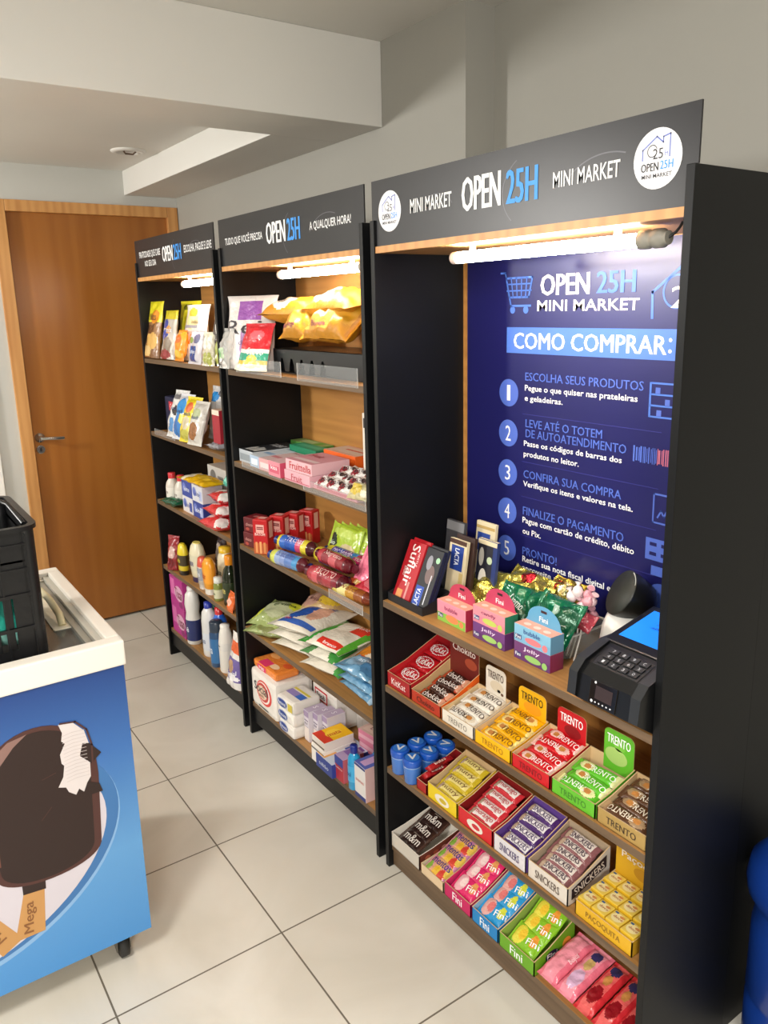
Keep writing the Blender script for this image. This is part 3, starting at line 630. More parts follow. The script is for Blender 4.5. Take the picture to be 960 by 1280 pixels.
# ------------------------------------------------------------------ near rack, poster shelf (z 0.85)
ZA = 0.8503
t = thing('chocolate_stand', 'black stepped cardboard stand holding chocolate tablets by left side panel', 'stand', (1.158, 1.615, ZA), SH)
BK = K('#1b1c20'); g = G(); wS = 0.155
g.bx(-wS / 2, wS / 2, 0, 0.002, 0, 0.022, BK); g.bx(-wS / 2, wS / 2, 0.002, 0.21, 0, 0.002, BK)
for s in (-1, 1): g.prism(TR(s * wS / 2, 0, 0) @ RZ(PI / 2) @ RX(PI / 2), [(0, 0), (0.21, 0), (0.21, 0.06), (0.10, 0.05), (0, 0.022)], -0.001, 0.001, BK)
g.bx(-wS / 2, wS / 2, 0.088, 0.09, 0.002, 0.05, BK); g.bx(-wS / 2, wS / 2, 0.208, 0.21, 0.002, 0.06, BK); g.obj('carton_body', t)
def tablet(name, label, y, x, z, wdt, hgt, lean, cols, texts, marks, rz=0.0, th=0.011):
    g = G(); M = RX(-lean); carton_into(g, wdt, th, hgt, cols, texts, marks, 0.002, M)
    return tag(g.obj(name, None, (x, y, z), SH + rz), label, 'chocolate', 'chocolate tablets in the black stand')
RED = '#b01824'
TL = math.radians(24)
for k in range(2):
    tablet('chocolate_tablet', ('bright red chocolate tablet at front left of black stand', 'red tablet directly behind the foremost red chocolate tablet', 'third red tablet back, leaning on side of black stand')[k], 1.652, 1.166 + 0.013 * k, ZA + 0.0045 + 0.002 * k, 0.074, 0.172 + 0.003 * k, TL, {'*': RED},
           [('f', 'Suflair', 0.002, 0.105, 0.115, 0.032, '#f5e8e6', -PI / 2), ('f', 'NESTLÉ', 0.022, 0.125, 0.04, 0.008, '#f0d8d6', -PI / 2), ('f', 'DUO', -0.018, 0.085, 0.025, 0.009, '#f0d8d6', -PI / 2)] if k == 0 else [],
           [('f', 'r', -0.012, 0.022, 0.024, 0.024, '#d9904f'), ('f', 'r', 0.014, 0.035, 0.008, 0.05, '#c98a86')] if k == 0 else [])
for k in range(2):
    tablet('chocolate_tablet', ('black and blue chocolate tablet at front right of black stand', 'second black and blue tablet back beside the red ones', 'third black and blue tablet back in the stand', 'rearmost black and blue tablet of the front step')[k], 1.573, 1.166 + 0.013 * k, ZA + 0.0045 + 0.002 * k, 0.07, 0.17 + 0.002 * k, TL, {'*': '#15151b', 'right': '#10183c'},
           [('f', 'LACTA', -0.014, 0.035, 0.045, 0.018, '#e6ecf5', PI / 2)] if k == 0 else [],
           [('f', 'r', -0.014, 0.035, 0.032, 0.058, '#2148a6'), ('f', 'e', 0.006, 0.10, 0.034, 0.05, '#6f5a58'), ('f', 'e', -0.008, 0.13, 0.022, 0.04, '#8a8a92'), ('f', 'e', 0.022, 0.142, 0.016, 0.016, '#9fd0a6'), ('f', 'r', 0.016, 0.06, 0.004, 0.08, '#c8c8d0')] if k == 0 else [])
CREAM = '#d9cba8'
tablet('chocolate_tablet', 'cream chocolate tablet with blue block on rear step of stand', 1.545, 1.262, ZA + 0.052 - 0.04, 0.07, 0.172, 0.16, {'*': CREAM}, [('f', 'LACTA', 0.0, 0.125, 0.045, 0.018, '#eef2f8', -PI / 2)], [('f', 'r', 0, 0.122, 0.05, 0.066, '#24408f'), ('f', 'r', 0.024, 0.045, 0.016, 0.08, '#cdb57a'), ('f', 'r', 0, 0.165, 0.068, 0.012, '#4a2d20')])
tablet('chocolate_tablet', 'dark brown chocolate tablet behind cream one on rear step', 1.535, 1.28, ZA + 0.012, 0.074, 0.18, 0.14, {'*': '#35211c'}, [], [])
tablet('chocolate_tablet', 'silver and black chocolate tablet at the rear left of stand', 1.60, 1.30, ZA + 0.012, 0.074, 0.205, 0.12, {'*': '#3c3c40'}, [], [('f', 'r', 0, 0.19, 0.072, 0.025, '#77777a'), ('f', 'e', 0.0, 0.13, 0.04, 0.05, '#5a4440')])
tablet('chocolate_tablet', 'navy chocolate tablet with white crest and cream edge at rear', 1.478, 1.31, ZA + 0.0005, 0.074, 0.188, 0.12, {'*': '#23356f', 'top': CREAM}, [], [('f', 'r', -0.006, 0.1, 0.056, 0.17, '#20202a'), ('f', 'e', -0.01, 0.08, 0.03, 0.06, '#d9d6cc'), ('f', 'e', 0.012, 0.135, 0.02, 0.02, '#b8c8a6'), ('f', 'e', -0.02, 0.14, 0.02, 0.05, '#a8a49a'), ('f', 'r', 0, 0.18, 0.072, 0.012, CREAM)])
tablet('chocolate_tablet', 'cream and navy chocolate tablet tallest at back of stand', 1.525, 1.345, ZA + 0.0005, 0.075, 0.22, 0.10, {'*': CREAM}, [], [('f', 'r', -0.005, 0.165, 0.05, 0.05, '#24408f'), ('f', 'r', 0, 0.205, 0.072, 0.008, '#b79a5c')])
# gum cartons
def gum(label, y, tiers, capc):
    t = thing('gum_carton', label, 'carton', (1.1795, y, ZA), SH, 'gum cartons on the poster shelf')
    w_, d_ = 0.112, 0.042; z = 0
    for i, (c, cr, st, tx, blob, tc) in enumerate(tiers):
        g = G(); hh = 0.056 if len(tiers) == 1 else 0.042
        carton_into(g, w_, d_, hh, {'*': c, 'right': cr, 'top': '#e8a58f'}, [('f', tx, 0, hh * 0.72, 0.05, 0.011, tc), ('f', 'Fini', -0.042, hh * 0.3, 0.016, 0.008, '#ffffff')], [('f', 'r', 0, hh * 0.22, w_ * 0.98, hh * 0.42, st), ('f', 'e', 0.004, hh * 0.3, 0.05, hh * 0.36, blob), ('f', 'r', -0.042, hh * 0.3, 0.02, 0.011, '#35356e'), ('f', 'e', 0.04, hh * 0.25, 0.016, 0.016, blob)], 0.001, TR(0, 0, z))
        g.obj('box_tier', t); z += hh
    n = 14; P = [(-0.056, 0), (0.056, 0)] + [(0.05 * math.cos(PI * k / n), 0.008 + 0.036 * math.sin(PI * k / n)) for k in range(n + 1)]
    g = G(); Mc = FR(0.036, z); g.prism(Mc, P, -0.001, 0, K(capc)); g.rect(Mc, 0, 0.032, 0.018, 0.006, K('#3a1a20')); g.text('Fini', Mc, 0, 0.014, 0.026, 0.012, K('#ffffff'), 0.02)
    for sx in (-0.03, 0.0, 0.03): g.ell(TR(0, 0, z), sx, 0.016, 0.02, 0.014, K('#f3d3c4'))
    g.obj('hang_tab', t)
gum('low pink and green gum carton with hang tab, leftmost on poster shelf', 1.445, [('#e58a9c', '#a02842', '#86b84a', 'bubble', '#e58552', '#8a2f5c')], '#b83a55')
gum('two tier pink and purple gum carton with rounded tab', 1.306, [('#6a3a78', '#5a2a66', '#5a3068', 'Jelly', '#9ac46a', '#e9d6ef'), ('#e08b98', '#2d7a5a', '#d97f92', 'candy', '#b9c65c', '#7a2c58')], '#b83a5c')
gum('two tier blue and purple gum carton nearest the card terminal', 1.163, [('#6a3a6e', '#7a2348', '#5c2f66', 'Jelly', '#8fbf6a', '#f0dcef'), ('#7fb4cf', '#5d8fae', '#76a9c8', 'bubble', '#e0797f', '#33508f')], '#5d9fc4')
# clear basket and candy bags
t = thing('clear_basket', 'clear plastic basket holding candy bags in front of poster', 'basket', (1.262, 1.27, ZA), SH)
CP = mat('#dfe5e2', 0.08, alpha=0.25); g = G(); bw, bd, bh = 0.27, 0.15, 0.05
g.bx(-bw / 2, bw / 2, 0, bd, 0, 0.002, CP)
g.bx(-bw / 2, bw / 2, 0, 0.002, 0, bh, CP); g.bx(-bw / 2, bw / 2, bd - 0.002, bd, 0, bh, CP); g.bx(-bw / 2, -bw / 2 + 0.002, 0.002, bd - 0.002, 0, bh, CP); g.bx(bw / 2 - 0.002, bw / 2, 0.002, bd - 0.002, 0, bh, CP); g.obj('tub', t)
g = G(); E_ = mat('#e8ecea', 0.15, alpha=0.55)
for a in ((-bw / 2 - 0.004, bw / 2 + 0.004, -0.004, 0.002), (-bw / 2 - 0.004, bw / 2 + 0.004, bd - 0.002, bd + 0.004), (-bw / 2 - 0.004, -bw / 2 + 0.002, 0, bd), (bw / 2 - 0.002, bw / 2 + 0.004, 0, bd)): g.bx(*a, bh, bh + 0.004, E_, 0.001)
g.obj('rim', t)
GO = FOIL('#cfc35e'); GO2 = FOIL('#aea24a')
bag('candy_bag', 'crinkled gold foil candy bag at left end of clear basket', 'candy bag', 1.455, 1.325, ZA, 0.16, 0.12, 0.05, patch(GO, (.35, .6, .2, .2, GO2), (.7, .4, .15, .2, FOIL('#c2b458'))), lean=0.75, rz=0.1, crumple=0.022, seed=2)
bag('candy_bag', 'gold foil candy bag with red corner behind the green bags', 'candy bag', 1.345, 1.345, ZA + 0.03, 0.17, 0.11, 0.045, patch(GO, (.45, .8, .14, .25, FOIL('#b3232f')), (.8, .5, .2, .3, FOIL('#c9b85a'))), lean=0.8, rz=-0.1, crumple=0.024, seed=9)
bag('candy_bag', 'yellow gold twist candy bag behind right green bag', 'candy bag', 1.235, 1.36, ZA + 0.05, 0.11, 0.10, 0.04, patch(FOIL('#c2a646'), (.5, .6, .2, .2, FOIL('#efe4b0')), (.2, .7, .1, .2, FOIL('#b8442c'))), lean=0.75, crumple=0.024, seed=11)
GN = mat('#0f6b46', 0.18, 0.2, 0.5, 55, coat=0.5); GN2 = mat('#0a5236', 0.18, 0.2, 0.5, 55, coat=0.5)
bag('candy_bag', 'left shiny green candy bag with white lettering in clear basket', 'candy bag', 1.315, 1.288, ZA + 0.004, 0.135, 0.115, 0.05, patch(GN, (.5, .2, .5, .25, GN2)), [('Cremo', 0.0, 0.006, 0.05, 0.022, '#dfe8df', -0.4)], lean=0.95, rz=0.15, crumple=0.018, seed=5)
bag('candy_bag', 'right shiny green candy bag with pale stripe in clear basket', 'candy bag', 1.19, 1.275, ZA + 0.004, 0.145, 0.13, 0.05, patch(GN, (.55, .5, -.05, .32, F('#9fb8a8')), (.2, .22, -.1, .1, F('#b9c8bd')), (.8, .6, .2, .3, GN2)), [('menta', -0.045, -0.035, 0.03, 0.012, '#0a4a30')], lean=0.95, rz=-0.1, crumple=0.018, seed=7)
t = thing('lollipop_bunch', 'bunch of pink and white wrapped lollipops at right end of basket', 'lollipops', (1.325, 1.165, ZA), SH)
random.seed(12)
for k in range(12):
    a = 2.4 * k; r = 0.012 + 0.028 * random.random(); x, y, z = r * math.cos(a), 0.02 + r * math.sin(a) * 0.7, 0.075 + 0.07 * random.random()
    g = G(); Mz = TR(x, y, z); g.lathe([(0.002, -0.014), (0.010, -0.009), (0.0135, 0), (0.010, 0.009), (0.003, 0.014), (0.009, 0.022)], F(('#e9c7cc', '#f1e3e3', '#d99aa5')[k % 3]), Mz @ RX(0.4 * math.sin(a)) @ RY(0.5 * math.cos(a)), 9); g.obj('sweet', t)
for k in range(5):
    g = G(); x = -0.02 + 0.01 * k; g.tube([(x, 0.0, 0.09), (x + 0.015, -0.025, 0.05), (x + 0.01 + 0.004 * k, -0.045 - 0.003 * k, 0.0035)], 0.0018, mat('#e8e4de', 0.4)); g.obj('stick', t)
g = G(); g.pillow(0.08, 0.05, 0.035, lambda u, v, tp: F('#a33a48'), TR(0.012, 0.0, 0.075) @ RX(0.7), crumple=0.01, seed=3, kind='bag'); g.obj('red_wrap', t)
# notebook, scanner, terminal
g = G(); carton_into(g, 0.045, 0.075, 0.010, {'*': '#e9e9e4', 'top': '#f1f3f2'}, [('t', 'PIX', -0.004, 0.03, 0.018, 0.01, '#3a6aa8')], [('t', 'r', 0.012, 0.05, 0.014, 0.03, '#6d9fcb'), ('t', 'r', -0.012, 0.058, 0.014, 0.01, '#d5a04a')], 0.0005)
for q in (0.003, 0.006): g.rect(FR(0), 0, q, 0.045, 0.0006, K('#aab8c4'))
tag(g.obj('card_stack', None, (1.255, 1.075, ZA), SH + 0.0), 'small stack of white printed cards lying beside the card terminal', 'cards')
t = thing('barcode_scanner', 'white desktop barcode scanner with tilted black round head', 'scanner', (1.37, 1.055, ZA), SH)
WP = mat('#e3e1dc', 0.35); g = G(); g.lathe([(0.060, 0), (0.062, 0.006), (0.060, 0.04), (0.055, 0.08), (0.046, 0.104), (0.03, 0.112), (0.0, 0.113)], WP, I4, 36); g.obj('base', t)
BKP = mat('#141513', 0.4, bump=0.05, bscale=300)
g = G(); Mh = TR(0.0, 0.004, 0.148) @ RZ(-0.55) @ RX(1.05) 
g.lathe([(0.03, -0.05), (0.044, -0.035), (0.052, 0.0), (0.054, 0.022), (0.0535, 0.025), (0.0, 0.0255)], [BKP, BKP, BKP, BKP, mat('#262822', 0.55)], Mh, 36); g.obj('scan_head', t)
g = G(); g.ell(Mh @ TR(0, 0, 0.0257), 0, 0, 0.1075, 0.1075, mat('#b9bab4', 0.3), 0, 30, 0.7, 1.5, 0.95); g.obj('silver_edge', t)
g = G(); g.text('b', FR(-0.0638, 0.06, -0.02), 0, 0, 0.006, 0.01, K('#c96a6a')); g.obj('logo_mark', t)
t = thing('payment_terminal', 'black card payment terminal with keypad and glowing blue screen', 'payment terminal', (1.105, 0.9005, ZA), SH)
TB = mat('#0e0f11', 0.3); TG = mat('#26282b', 0.35); TK = mat('#1a1b1e', 0.35)
TP = [(0.0, 0.03), (0.05, 0.0), (0.205, 0.0), (0.205, 0.135), (0.10, 0.122), (0.028, 0.098), (0.008, 0.08)]
g = G(); g.prism(TR(-0.065, 0, 0) @ RZ(PI / 2) @ RX(PI / 2), TP, 0, 0.13, TB); g.obj('housing', t)
for s in (-1, 1):
    g = G(); g.prism(TR(s * 0.0745 - 0.0105, 0, 0) @ RZ(PI / 2) @ RX(PI / 2), [(-0.005, 0.034), (0.045, 0.0005), (0.16, 0.0005), (0.16, 0.124), (0.09, 0.124), (0.022, 0.104), (0.0, 0.082)], 0, 0.021, TB, TG); g.obj('side_cheek', t)
Mk = TR(0, 0.056, 0.1085) @ RX(math.atan2(0.024, 0.072))
g = G(); g.bx(-0.055, 0.055, -0.03, 0.028, -0.004, 0.0, TK, 0.002, Mk)
kp = g.obj('keypad', t)
for r in range(3):
    for c in range(4):
        g = G(); kx, ky = -0.034 + c * 0.024, -0.0175 + r * 0.017
        g.bx(kx - 0.01, kx + 0.01, ky - 0.0065, ky + 0.0065, 0.0, 0.003, mat('#1d1e21', 0.4), 0.001, Mk); g.text(('789C', '456X', '123O')[2 - r][c], Mk @ TR(0, 0, 0.0032), kx, ky, 0.005, 0.007, K('#cfd2d8'), 0, 0.0003); g.obj('key', kp)
g = G(); Mf = TR(0, 0.0032, 0.056) @ RX(PI / 2 - 0.16)
g.bx(-0.034, 0.03, -0.024, 0.024, -0.003, 0.0012, mat('#17130f', 0.12), 0.001, Mf); g.ell(Mf, -0.022, 0.02, 0.005, 0.005, K('#d9d9d9'), 0.0016)
for k in range(6): g.ell(Mf, -0.026 + k * 0.009, -0.018, 0.004 if k else 0.006, 0.003 if k else 0.006, K('#c9ccd2'), 0.0016)
g.rect(Mf, 0.0, 0.002, 0.04, 0.026, K('#2c1d20'), 0.0014); g.obj('reader_window', t)
Ms = TR(0.002, 0.176, 0.139) @ RX(0.2)
g = G(); g.bx(-0.082, 0.082, -0.085, 0.075, -0.012, 0.002, TB, 0.004, Ms); g.obj('screen_bezel', t)
SCR = mat('#1c78f0', 0.2, emit=0.75); g = G(); g.rect(Ms, 0.004, 0.0, 0.14, 0.115, SCR, 0.0024); g.text('APROXIME', Ms, 0.0, 0.0, 0.06, 0.007, K('#0b2a66'), 0, 0.003); g.text('O CARTÃO', Ms, 0.0, 0.015, 0.055, 0.007, K('#0b2a66'), 0, 0.003); g.obj('screen', t)

# ------------------------------------------------------------------ near rack, second shelf (z 0.595)
ZB = 0.5954
tray('red tray of wafer packs at left end of second shelf', 1.698, 1.586, ZB, 0.185, 0.042, 0.108, '#a51c22', '#c0232a', 'KitKat', '#f0d9d6')
KR = F('#b3141e')
o = barpack('wafer_pack', 0.098, 0.058, 0.014, patch(KR, (.5, .5, .34, .36, F('#e9dede')), (.5, .5, .31, .32, F('#b82430'))), [('KitKat', 0, 0, 0.05, 0.022, '#f4ebe9', 0.15)])
fill(o, '%s red wafer pack in red tray at shelf left', 'wafer pack', 'red wafer packs in the red tray', [(1.642, 1.195, ZB + 0.036, 0.38, 0), (1.642, 1.247, ZB + 0.056, 0.38, 0), (1.642, 1.299, ZB + 0.078, 0.38, 0)])
t = tray('orange and brown tray with tall dark lettered header beside red wafer tray', 1.584, 1.455, ZB, 0.135, 0.034, 0.085, '#b5361f', '#c9a878', 'Chokito', '#3b1d16', head=(-0.058, 0.062, 0.155, '#6e1f18', 'Chokito', '#e9dcd4', [(0.03, 0.10, 0.05, 0.03, '#a0432a')]), side='#e8641c')
g = G(); Ms = RT(0.0645); random.seed(8)
for i in range(9):
    for j in range(4):
        if (i + j) % 2 and 0.012 + i * 0.0145 < 0.13 and 0.008 + j * 0.0145 < 0.03 + i * 0.005: g.rect(Ms, 0.010 + i * 0.0145, 0.009 + j * 0.0145, 0.0135, 0.0135, K('#f39a3c'), 0.0004)
g.text('CHO', Ms, 0.06, 0.03, 0.04, 0.018, K('#f3e6dc'), 0.02, 0.0008); g.obj('side_print', t)
CB_ = F('#40231b'); CO = F('#b23a1c')
o = barpack('chocolate_bar', 0.102, 0.034, 0.016, patch(bu((.14, CO), (.8, CB_), (1.1, CO)), (.88, .5, .1, .4, F('#e0a082'))), [('chokito', 0, 0, 0.07, 0.018, '#f0e6df')])
fill(o, '%s brown bar in the orange checkered tray', 'chocolate bar', 'brown bars in the orange tray', [(1.520, 1.178, ZB + 0.022, 0.3, 0.06), (1.519, 1.206, ZB + 0.032, 0.3, -0.1), (1.521, 1.234, ZB + 0.043, 0.3, 0.12), (1.518, 1.262, ZB + 0.052, 0.35, -0.05)])
def trento(y0, y1, col, name, hx, mk, film, accent, tcol, n, gname, htc='#ffffff', ftc=None, inn=None):
    tray('%s tray with %s header card on second shelf' % (name, name), y0, y1, ZB, 0.125, 0.034, 0.066, col, inn or '#d8b98a', 'TRENTO', ftc or '#8a6a2a', head=(hx[0], hx[1], hx[2], col, 'TRENTO', htc, mk) if hx else None)
    yc = (y0 + y1) / 2
    o = barpack('wafer_bar', 0.112, 0.037, 0.019, patch(bu((.12, F(film)), (.9, F(film)), (1.1, F(accent))), (.28, .55, .16, .34, F(accent)), (.3, .5, .08, .2, F('#c9894a'))), [('TRENTO', 0.014, -0.001, 0.066, 0.015, tcol)], seed=len(name))
    sp = [(yc + (0.003, -0.003, 0.002, -0.002)[k], 1.175 + 0.028 * k, ZB + 0.026 + 0.0085 * k, 0.28 * (-1 if (k + len(name)) % 4 == 1 else 1), (0.05, -0.13, 0.09, -0.05)[k] + (PI if (k + len(name)) % 4 == 1 else 0)) for k in range(n)]
    fill(o, '%%s %s wafer bar in the %s tray' % (gname, name), 'wafer bar', '%s wafer bars' % name, sp)
trento(1.452, 1.325, '#e6ded0', 'white', (-0.03, 0.045, 0.135, 0), [(0.012, 0.085, 0.05, 0.03, '#d9cbb2'), (0.02, 0.075, 0.012, 0.009, '#5a3a28'), (0.032, 0.07, 0.010, 0.008, '#6a4630')], '#ece6da', '#dccfb8', '#4a3a30', 4, 'cream', '#5a463a', '#8d857a')
trento(1.323, 1.195, '#f2b807', 'yellow', (-0.038, 0.055, 0.125, 0), [(0.01, 0.078, 0.06, 0.03, '#f0a21a')], '#f0b00c', '#f6dc86', '#7a4a10', 4, 'golden', '#4a3510', '#a87408')
trento(1.193, 1.071, '#c8141f', 'red', (-0.035, 0.052, 0.125, 0), [(0.012, 0.075, 0.05, 0.03, '#8c1016')], '#cf1824', '#eec3bb', '#fbeaea', 4, 'cherry', '#ffffff', '#7a0d14')
trento(1.069, 0.944, '#62b82c', 'green', (-0.022, 0.058, 0.135, 0), [(0.012, 0.075, 0.06, 0.04, '#a9cc70'), (0.02, 0.1, 0.03, 0.02, '#7ac243')], '#5fbd2e', '#e3e8a8', '#f2fae9', 3, 'lime', '#ffffff', '#3f7f22')
trento(0.942, 0.817, '#a88a4e', 'beige', None, [], '#5b3c28', '#a88a68', '#e9dcc8', 4, 'mocha', '#ffffff', '#3a2a18')

# ------------------------------------------------------------------ near rack, third shelf (z 0.337)
ZC3 = 0.3374
BJ = mat('#1c55b8', 0.25, coat=0.3); JB = mat('#c9d2da', 0.12, alpha=0.75)
jar = None; JP = [(1.656, 1.162), (1.597, 1.162), (1.656, 1.222), (1.597, 1.222), (1.656, 1.282), (1.597, 1.282)]
JN = ['front left', 'front right', 'middle left', 'middle right', 'rear left', 'rear right']
jar = thing('blue_cup', 'front left blue topped cup beside black side panel', 'cup', (JP[0][1], JP[0][0], ZC3), SH, 'blue topped cups on the third shelf')
g = G(); g.lathe([(0.021, 0), (0.024, 0.004), (0.0255, 0.05), (0.0255, 0.056)], [BJ, mat('#3f74c4', 0.2, coat=0.3), mat('#7fa3d2', 0.2, coat=0.3)], I4, 24); g.obj('body', jar)
g = G(); g.lathe([(0.0268, 0.054), (0.0275, 0.058), (0.0275, 0.07), (0.025, 0.0735), (0.0, 0.074)], BJ, I4, 26); g.ell(TR(0, 0, 0.0742), 0, 0, 0.041, 0.041, mat('#3a78d0', 0.2)); g.text('V', TR(0, 0, 0.0746) @ RZ(0.7), 0, 0, 0.024, 0.026, mat('#dfe5ec', 0.25), 0.05); g.obj('lid', jar)
for k in range(1, 6): dup(jar, '%s blue topped cup of the six by the side panel' % JN[k], (JP[k][1], JP[k][0], ZC3), (0, 0, SH + 0.3 * k))
tray('narrow red tray between blue cups and yellow bar tray', 1.566, 1.518, ZC3, 0.14, 0.03, 0.07, '#a8201f', '#8c1a1c', '', '#ffffff')
o = barpack('candy_roll', 0.095, 0.018, 0.016, patch(F('#b3242a'), (.5, .5, .2, .5, F('#7a1c1e'))), [('balas', 0, 0, 0.04, 0.009, '#f1d5c9')])
for k in range(2): (fill(o, 'x', 'candy roll', 'red candy rolls in the narrow tray', [(1.542, 1.205, ZC3 + 0.042, 0.25, PI / 2)], ['lower red candy roll in narrow red tray']) if k == 0 else dup(o, 'upper red candy roll on top in narrow red tray', (1.215, 1.542, ZC3 + 0.062), (0.2, 0, SH + PI / 2 + 0.1)))
def tray_bars(label, y0, y1, col, inn, ft, tc, film, acc, tx, txc, n, what, trn, L=0.1, side=None, rows=1, hf=0.045, hb=0.092, d=0.138, z=ZC3, head=None, wv=0.1, tw=0.6):
    tq = tray(label, y0, y1, z, d, hf, hb, col, inn, ft, tc, side=side, head=head, tw=tw)
    if not ft: g = G(); g.ell(FR(-0.0002), 0, hf * 0.45, 0.06, hf * 0.62, K('#e6dfd2')); g.ell(FR(-0.0004), 0.004, hf * 0.45, 0.03, hf * 0.3, K(acc)); g.obj('front_sticker', tq)
    yc = (y0 + y1) / 2; L = min(L, abs(y0 - y1) - 0.014)
    o = barpack('candy_bar', L, 0.034, 0.02, patch(bu((.12, F(acc)), (.88, F(film)), (1.1, F(acc))), (.5, .12, .5, .14, F(acc)), (.16, .5, .07, .4, F('#b9a08a'))), [(tx, 0.004, 0.001, L * 0.62, 0.014, txc)], seed=n + len(tx))
    sp = []; random.seed(len(label))
    for k in range(n): sp.append((yc + random.uniform(-.002, .002), 1.178 + (d - 0.055) / (n - 1) * k, z + hf * 0.74 + 0.027 * k / (n - 1) * 1.6, 0.35, random.uniform(-wv, wv) * 0.5))
    fill(o, '%%s %s in the %s' % (what, trn), 'candy bar', what + 's', sp)
tray_bars('bright yellow tray of bars on third shelf', 1.516, 1.389, '#e5c81c', '#d8b98a', '', '#8a7a20', '#e9d98a', '#c9b02a', 'nutry', '#7a5a2a', 4, 'yellow cereal bar', 'yellow tray')
tray_bars('red tray of white wrapped bars on third shelf', 1.387, 1.254, '#d0202a', '#8c1a1c', '', '#f3e0dc', '#ece4e0', '#c8303a', 'morango', '#b8303a', 4, 'white and red cereal bar', 'red tray')
tray_bars('purple tray of white chocolate bars on third shelf', 1.252, 1.139, '#d9d5da', '#6a4a9a', 'SNICKERS', '#4a3a6a', '#e9e4e6', '#4a2a6a', 'SNICKERS', '#3a1f5a', 4, 'purple ended bar', 'purple sided tray', side='#6f4fa8')
tray_bars('white tray with black lettered side panel on third shelf', 1.135, 1.009, '#d8cfc4', '#b9a48a', 'SNICKERS', '#5a4a40', '#dcd2c9', '#8a5a5c', 'SNICKERS', '#3a1f3a', 5, 'white chocolate bar', 'white tray')
g = G(); Ms = RT(0.0); g.prism(Ms, [(0.012, 0.012), (0.125, 0.045), (0.125, 0.075), (0.012, 0.038)], 0, 0.0006, K('#2c2026')); g.text('SNICKERS', Ms @ TR(0.068, 0.0425, 0.0007) @ RZ(0.28), 0, 0, 0.1, 0.019, K('#e9ded4'), 0.02)
tr = [o for o in C.objects if o.get('label', '').startswith('white tray with black lettered')][0]; po = g.obj('side_print', tr); po.location = (0.0621, 0, 0)
tray('yellow tray of small square sweets with tall lettered header', 0.99, 0.836, ZC3, 0.132, 0.036, 0.05, '#d9a81a', '#c9952a', 'PAÇOQUITA', '#8a6414', head=(-0.074, 0.075, 0.125, '#d6a520', 'Paçoquita', '#f3e9dc', [(0.0, 0.078, 0.05, 0.03, '#c08c1a')]), side='#c99a20')
g = G(); carton_into(g, 0.036, 0.038, 0.026, {'*': '#d8ae22', 'top': '#e3c556'}, [('t', 'doce', 0.002, 0.019, 0.022, 0.007, '#a34a2a')], [('t', 'e', 0.0, 0.019, 0.028, 0.026, '#ecdca0'), ('t', 'r', -0.010, 0.031, 0.008, 0.005, '#3a5a8a'), ('t', 'e', 0.007, 0.026, 0.012, 0.007, '#cf8a4a')], 0.003)
o = g.obj('square_sweet'); sp = [(0.9695 - 0.0377 * j, 1.157 + 0.041 * i, ZC3 + 0.016 + 0.004 * i, 0.0, 0.02 * ((i * 3 + j) % 3 - 1)) for i in range(3) for j in range(4)]
fill(o, '', 'sweet', 'square yellow sweets', sp, ['square yellow sweet, %s of the %s row in header tray' % (('first from left', 'second from left', 'third from left', 'last')[j], ('front', 'middle', 'back')[i]) for i in range(3) for j in range(4)])

# ------------------------------------------------------------------ near rack, bottom shelf (z 0.075)
ZD = 0.0754
tray('white tray with brown right side at left end of bottom shelf', 1.696, 1.556, ZD, 0.145, 0.045, 0.07, '#cfc8bd', '#ece6da', '', '#4a342c', side='#6a3024', edge='#efe7dc')
MB_ = F('#33211d')
o = barpack('candy_pack', 0.095, 0.056, 0.013, bu((.08, F('#4a342c')), (.92, MB_), (1.1, F('#4a342c'))), [('m&m', 0.0, 0.002, 0.062, 0.026, '#e6ded6'), ('chocolate', 0, 0.02, 0.03, 0.005, '#c9b8a8')])
fill(o, '%s dark brown candy pack in the white tray', 'candy pack', 'brown candy packs on the bottom shelf', [(1.640, 1.192, ZD + 0.030, 0.32, 0.03), (1.640, 1.232, ZD + 0.044, 0.32, -0.05), (1.638, 1.270, ZD + 0.06, 0.36, 0.04)])
g = G(); Ms = RT(0.0)
for k in range(4): g.ell(Ms, 0.03 + 0.03 * k, 0.03 + 0.004 * k, 0.02, 0.014, K(('#b5644a', '#a04a38', '#c98a7a', '#8a3a2a')[k]))
tr = [o for o in C.objects if o.get('label', '').startswith('white tray with brown right')][0]; po = g.obj('side_print', tr); po.location = (0.0689, 0, 0)
tray('low cream tray of fruit candy bags on bottom shelf', 1.552, 1.448, ZD, 0.15, 0.03, 0.05, '#e3c8a2', '#e9d6b8', '', '#7a4a8a')
MP = F('#d58a9c')
fnm = patch(bu((.3, F('#d9929c')), (.7, F('#e0a878')), (1.1, F('#cf88b0'))), (.15, .25, .12, .3, F('#8fb84a')), (.75, .2, .16, .28, F('#d94a3a')), (.5, .25, .12, .25, F('#e9b93a')), (.9, .5, .1, .3, F('#e8c65a')))
o = barpack('candy_bag', 0.088, 0.066, 0.018, fnm, [('mentos', 0.0, 0.008, 0.07, 0.018, '#2c2a7a')], zig=False)
fill(o, '%s fruit candy bag in the low cream tray', 'candy bag', 'fruit candy bags on the bottom shelf', [(1.500, 1.184, ZD + 0.030, 0.35, 0.04), (1.500, 1.228, ZD + 0.048, 0.35, -0.03), (1.500, 1.270, ZD + 0.066, 0.4, 0.02)])
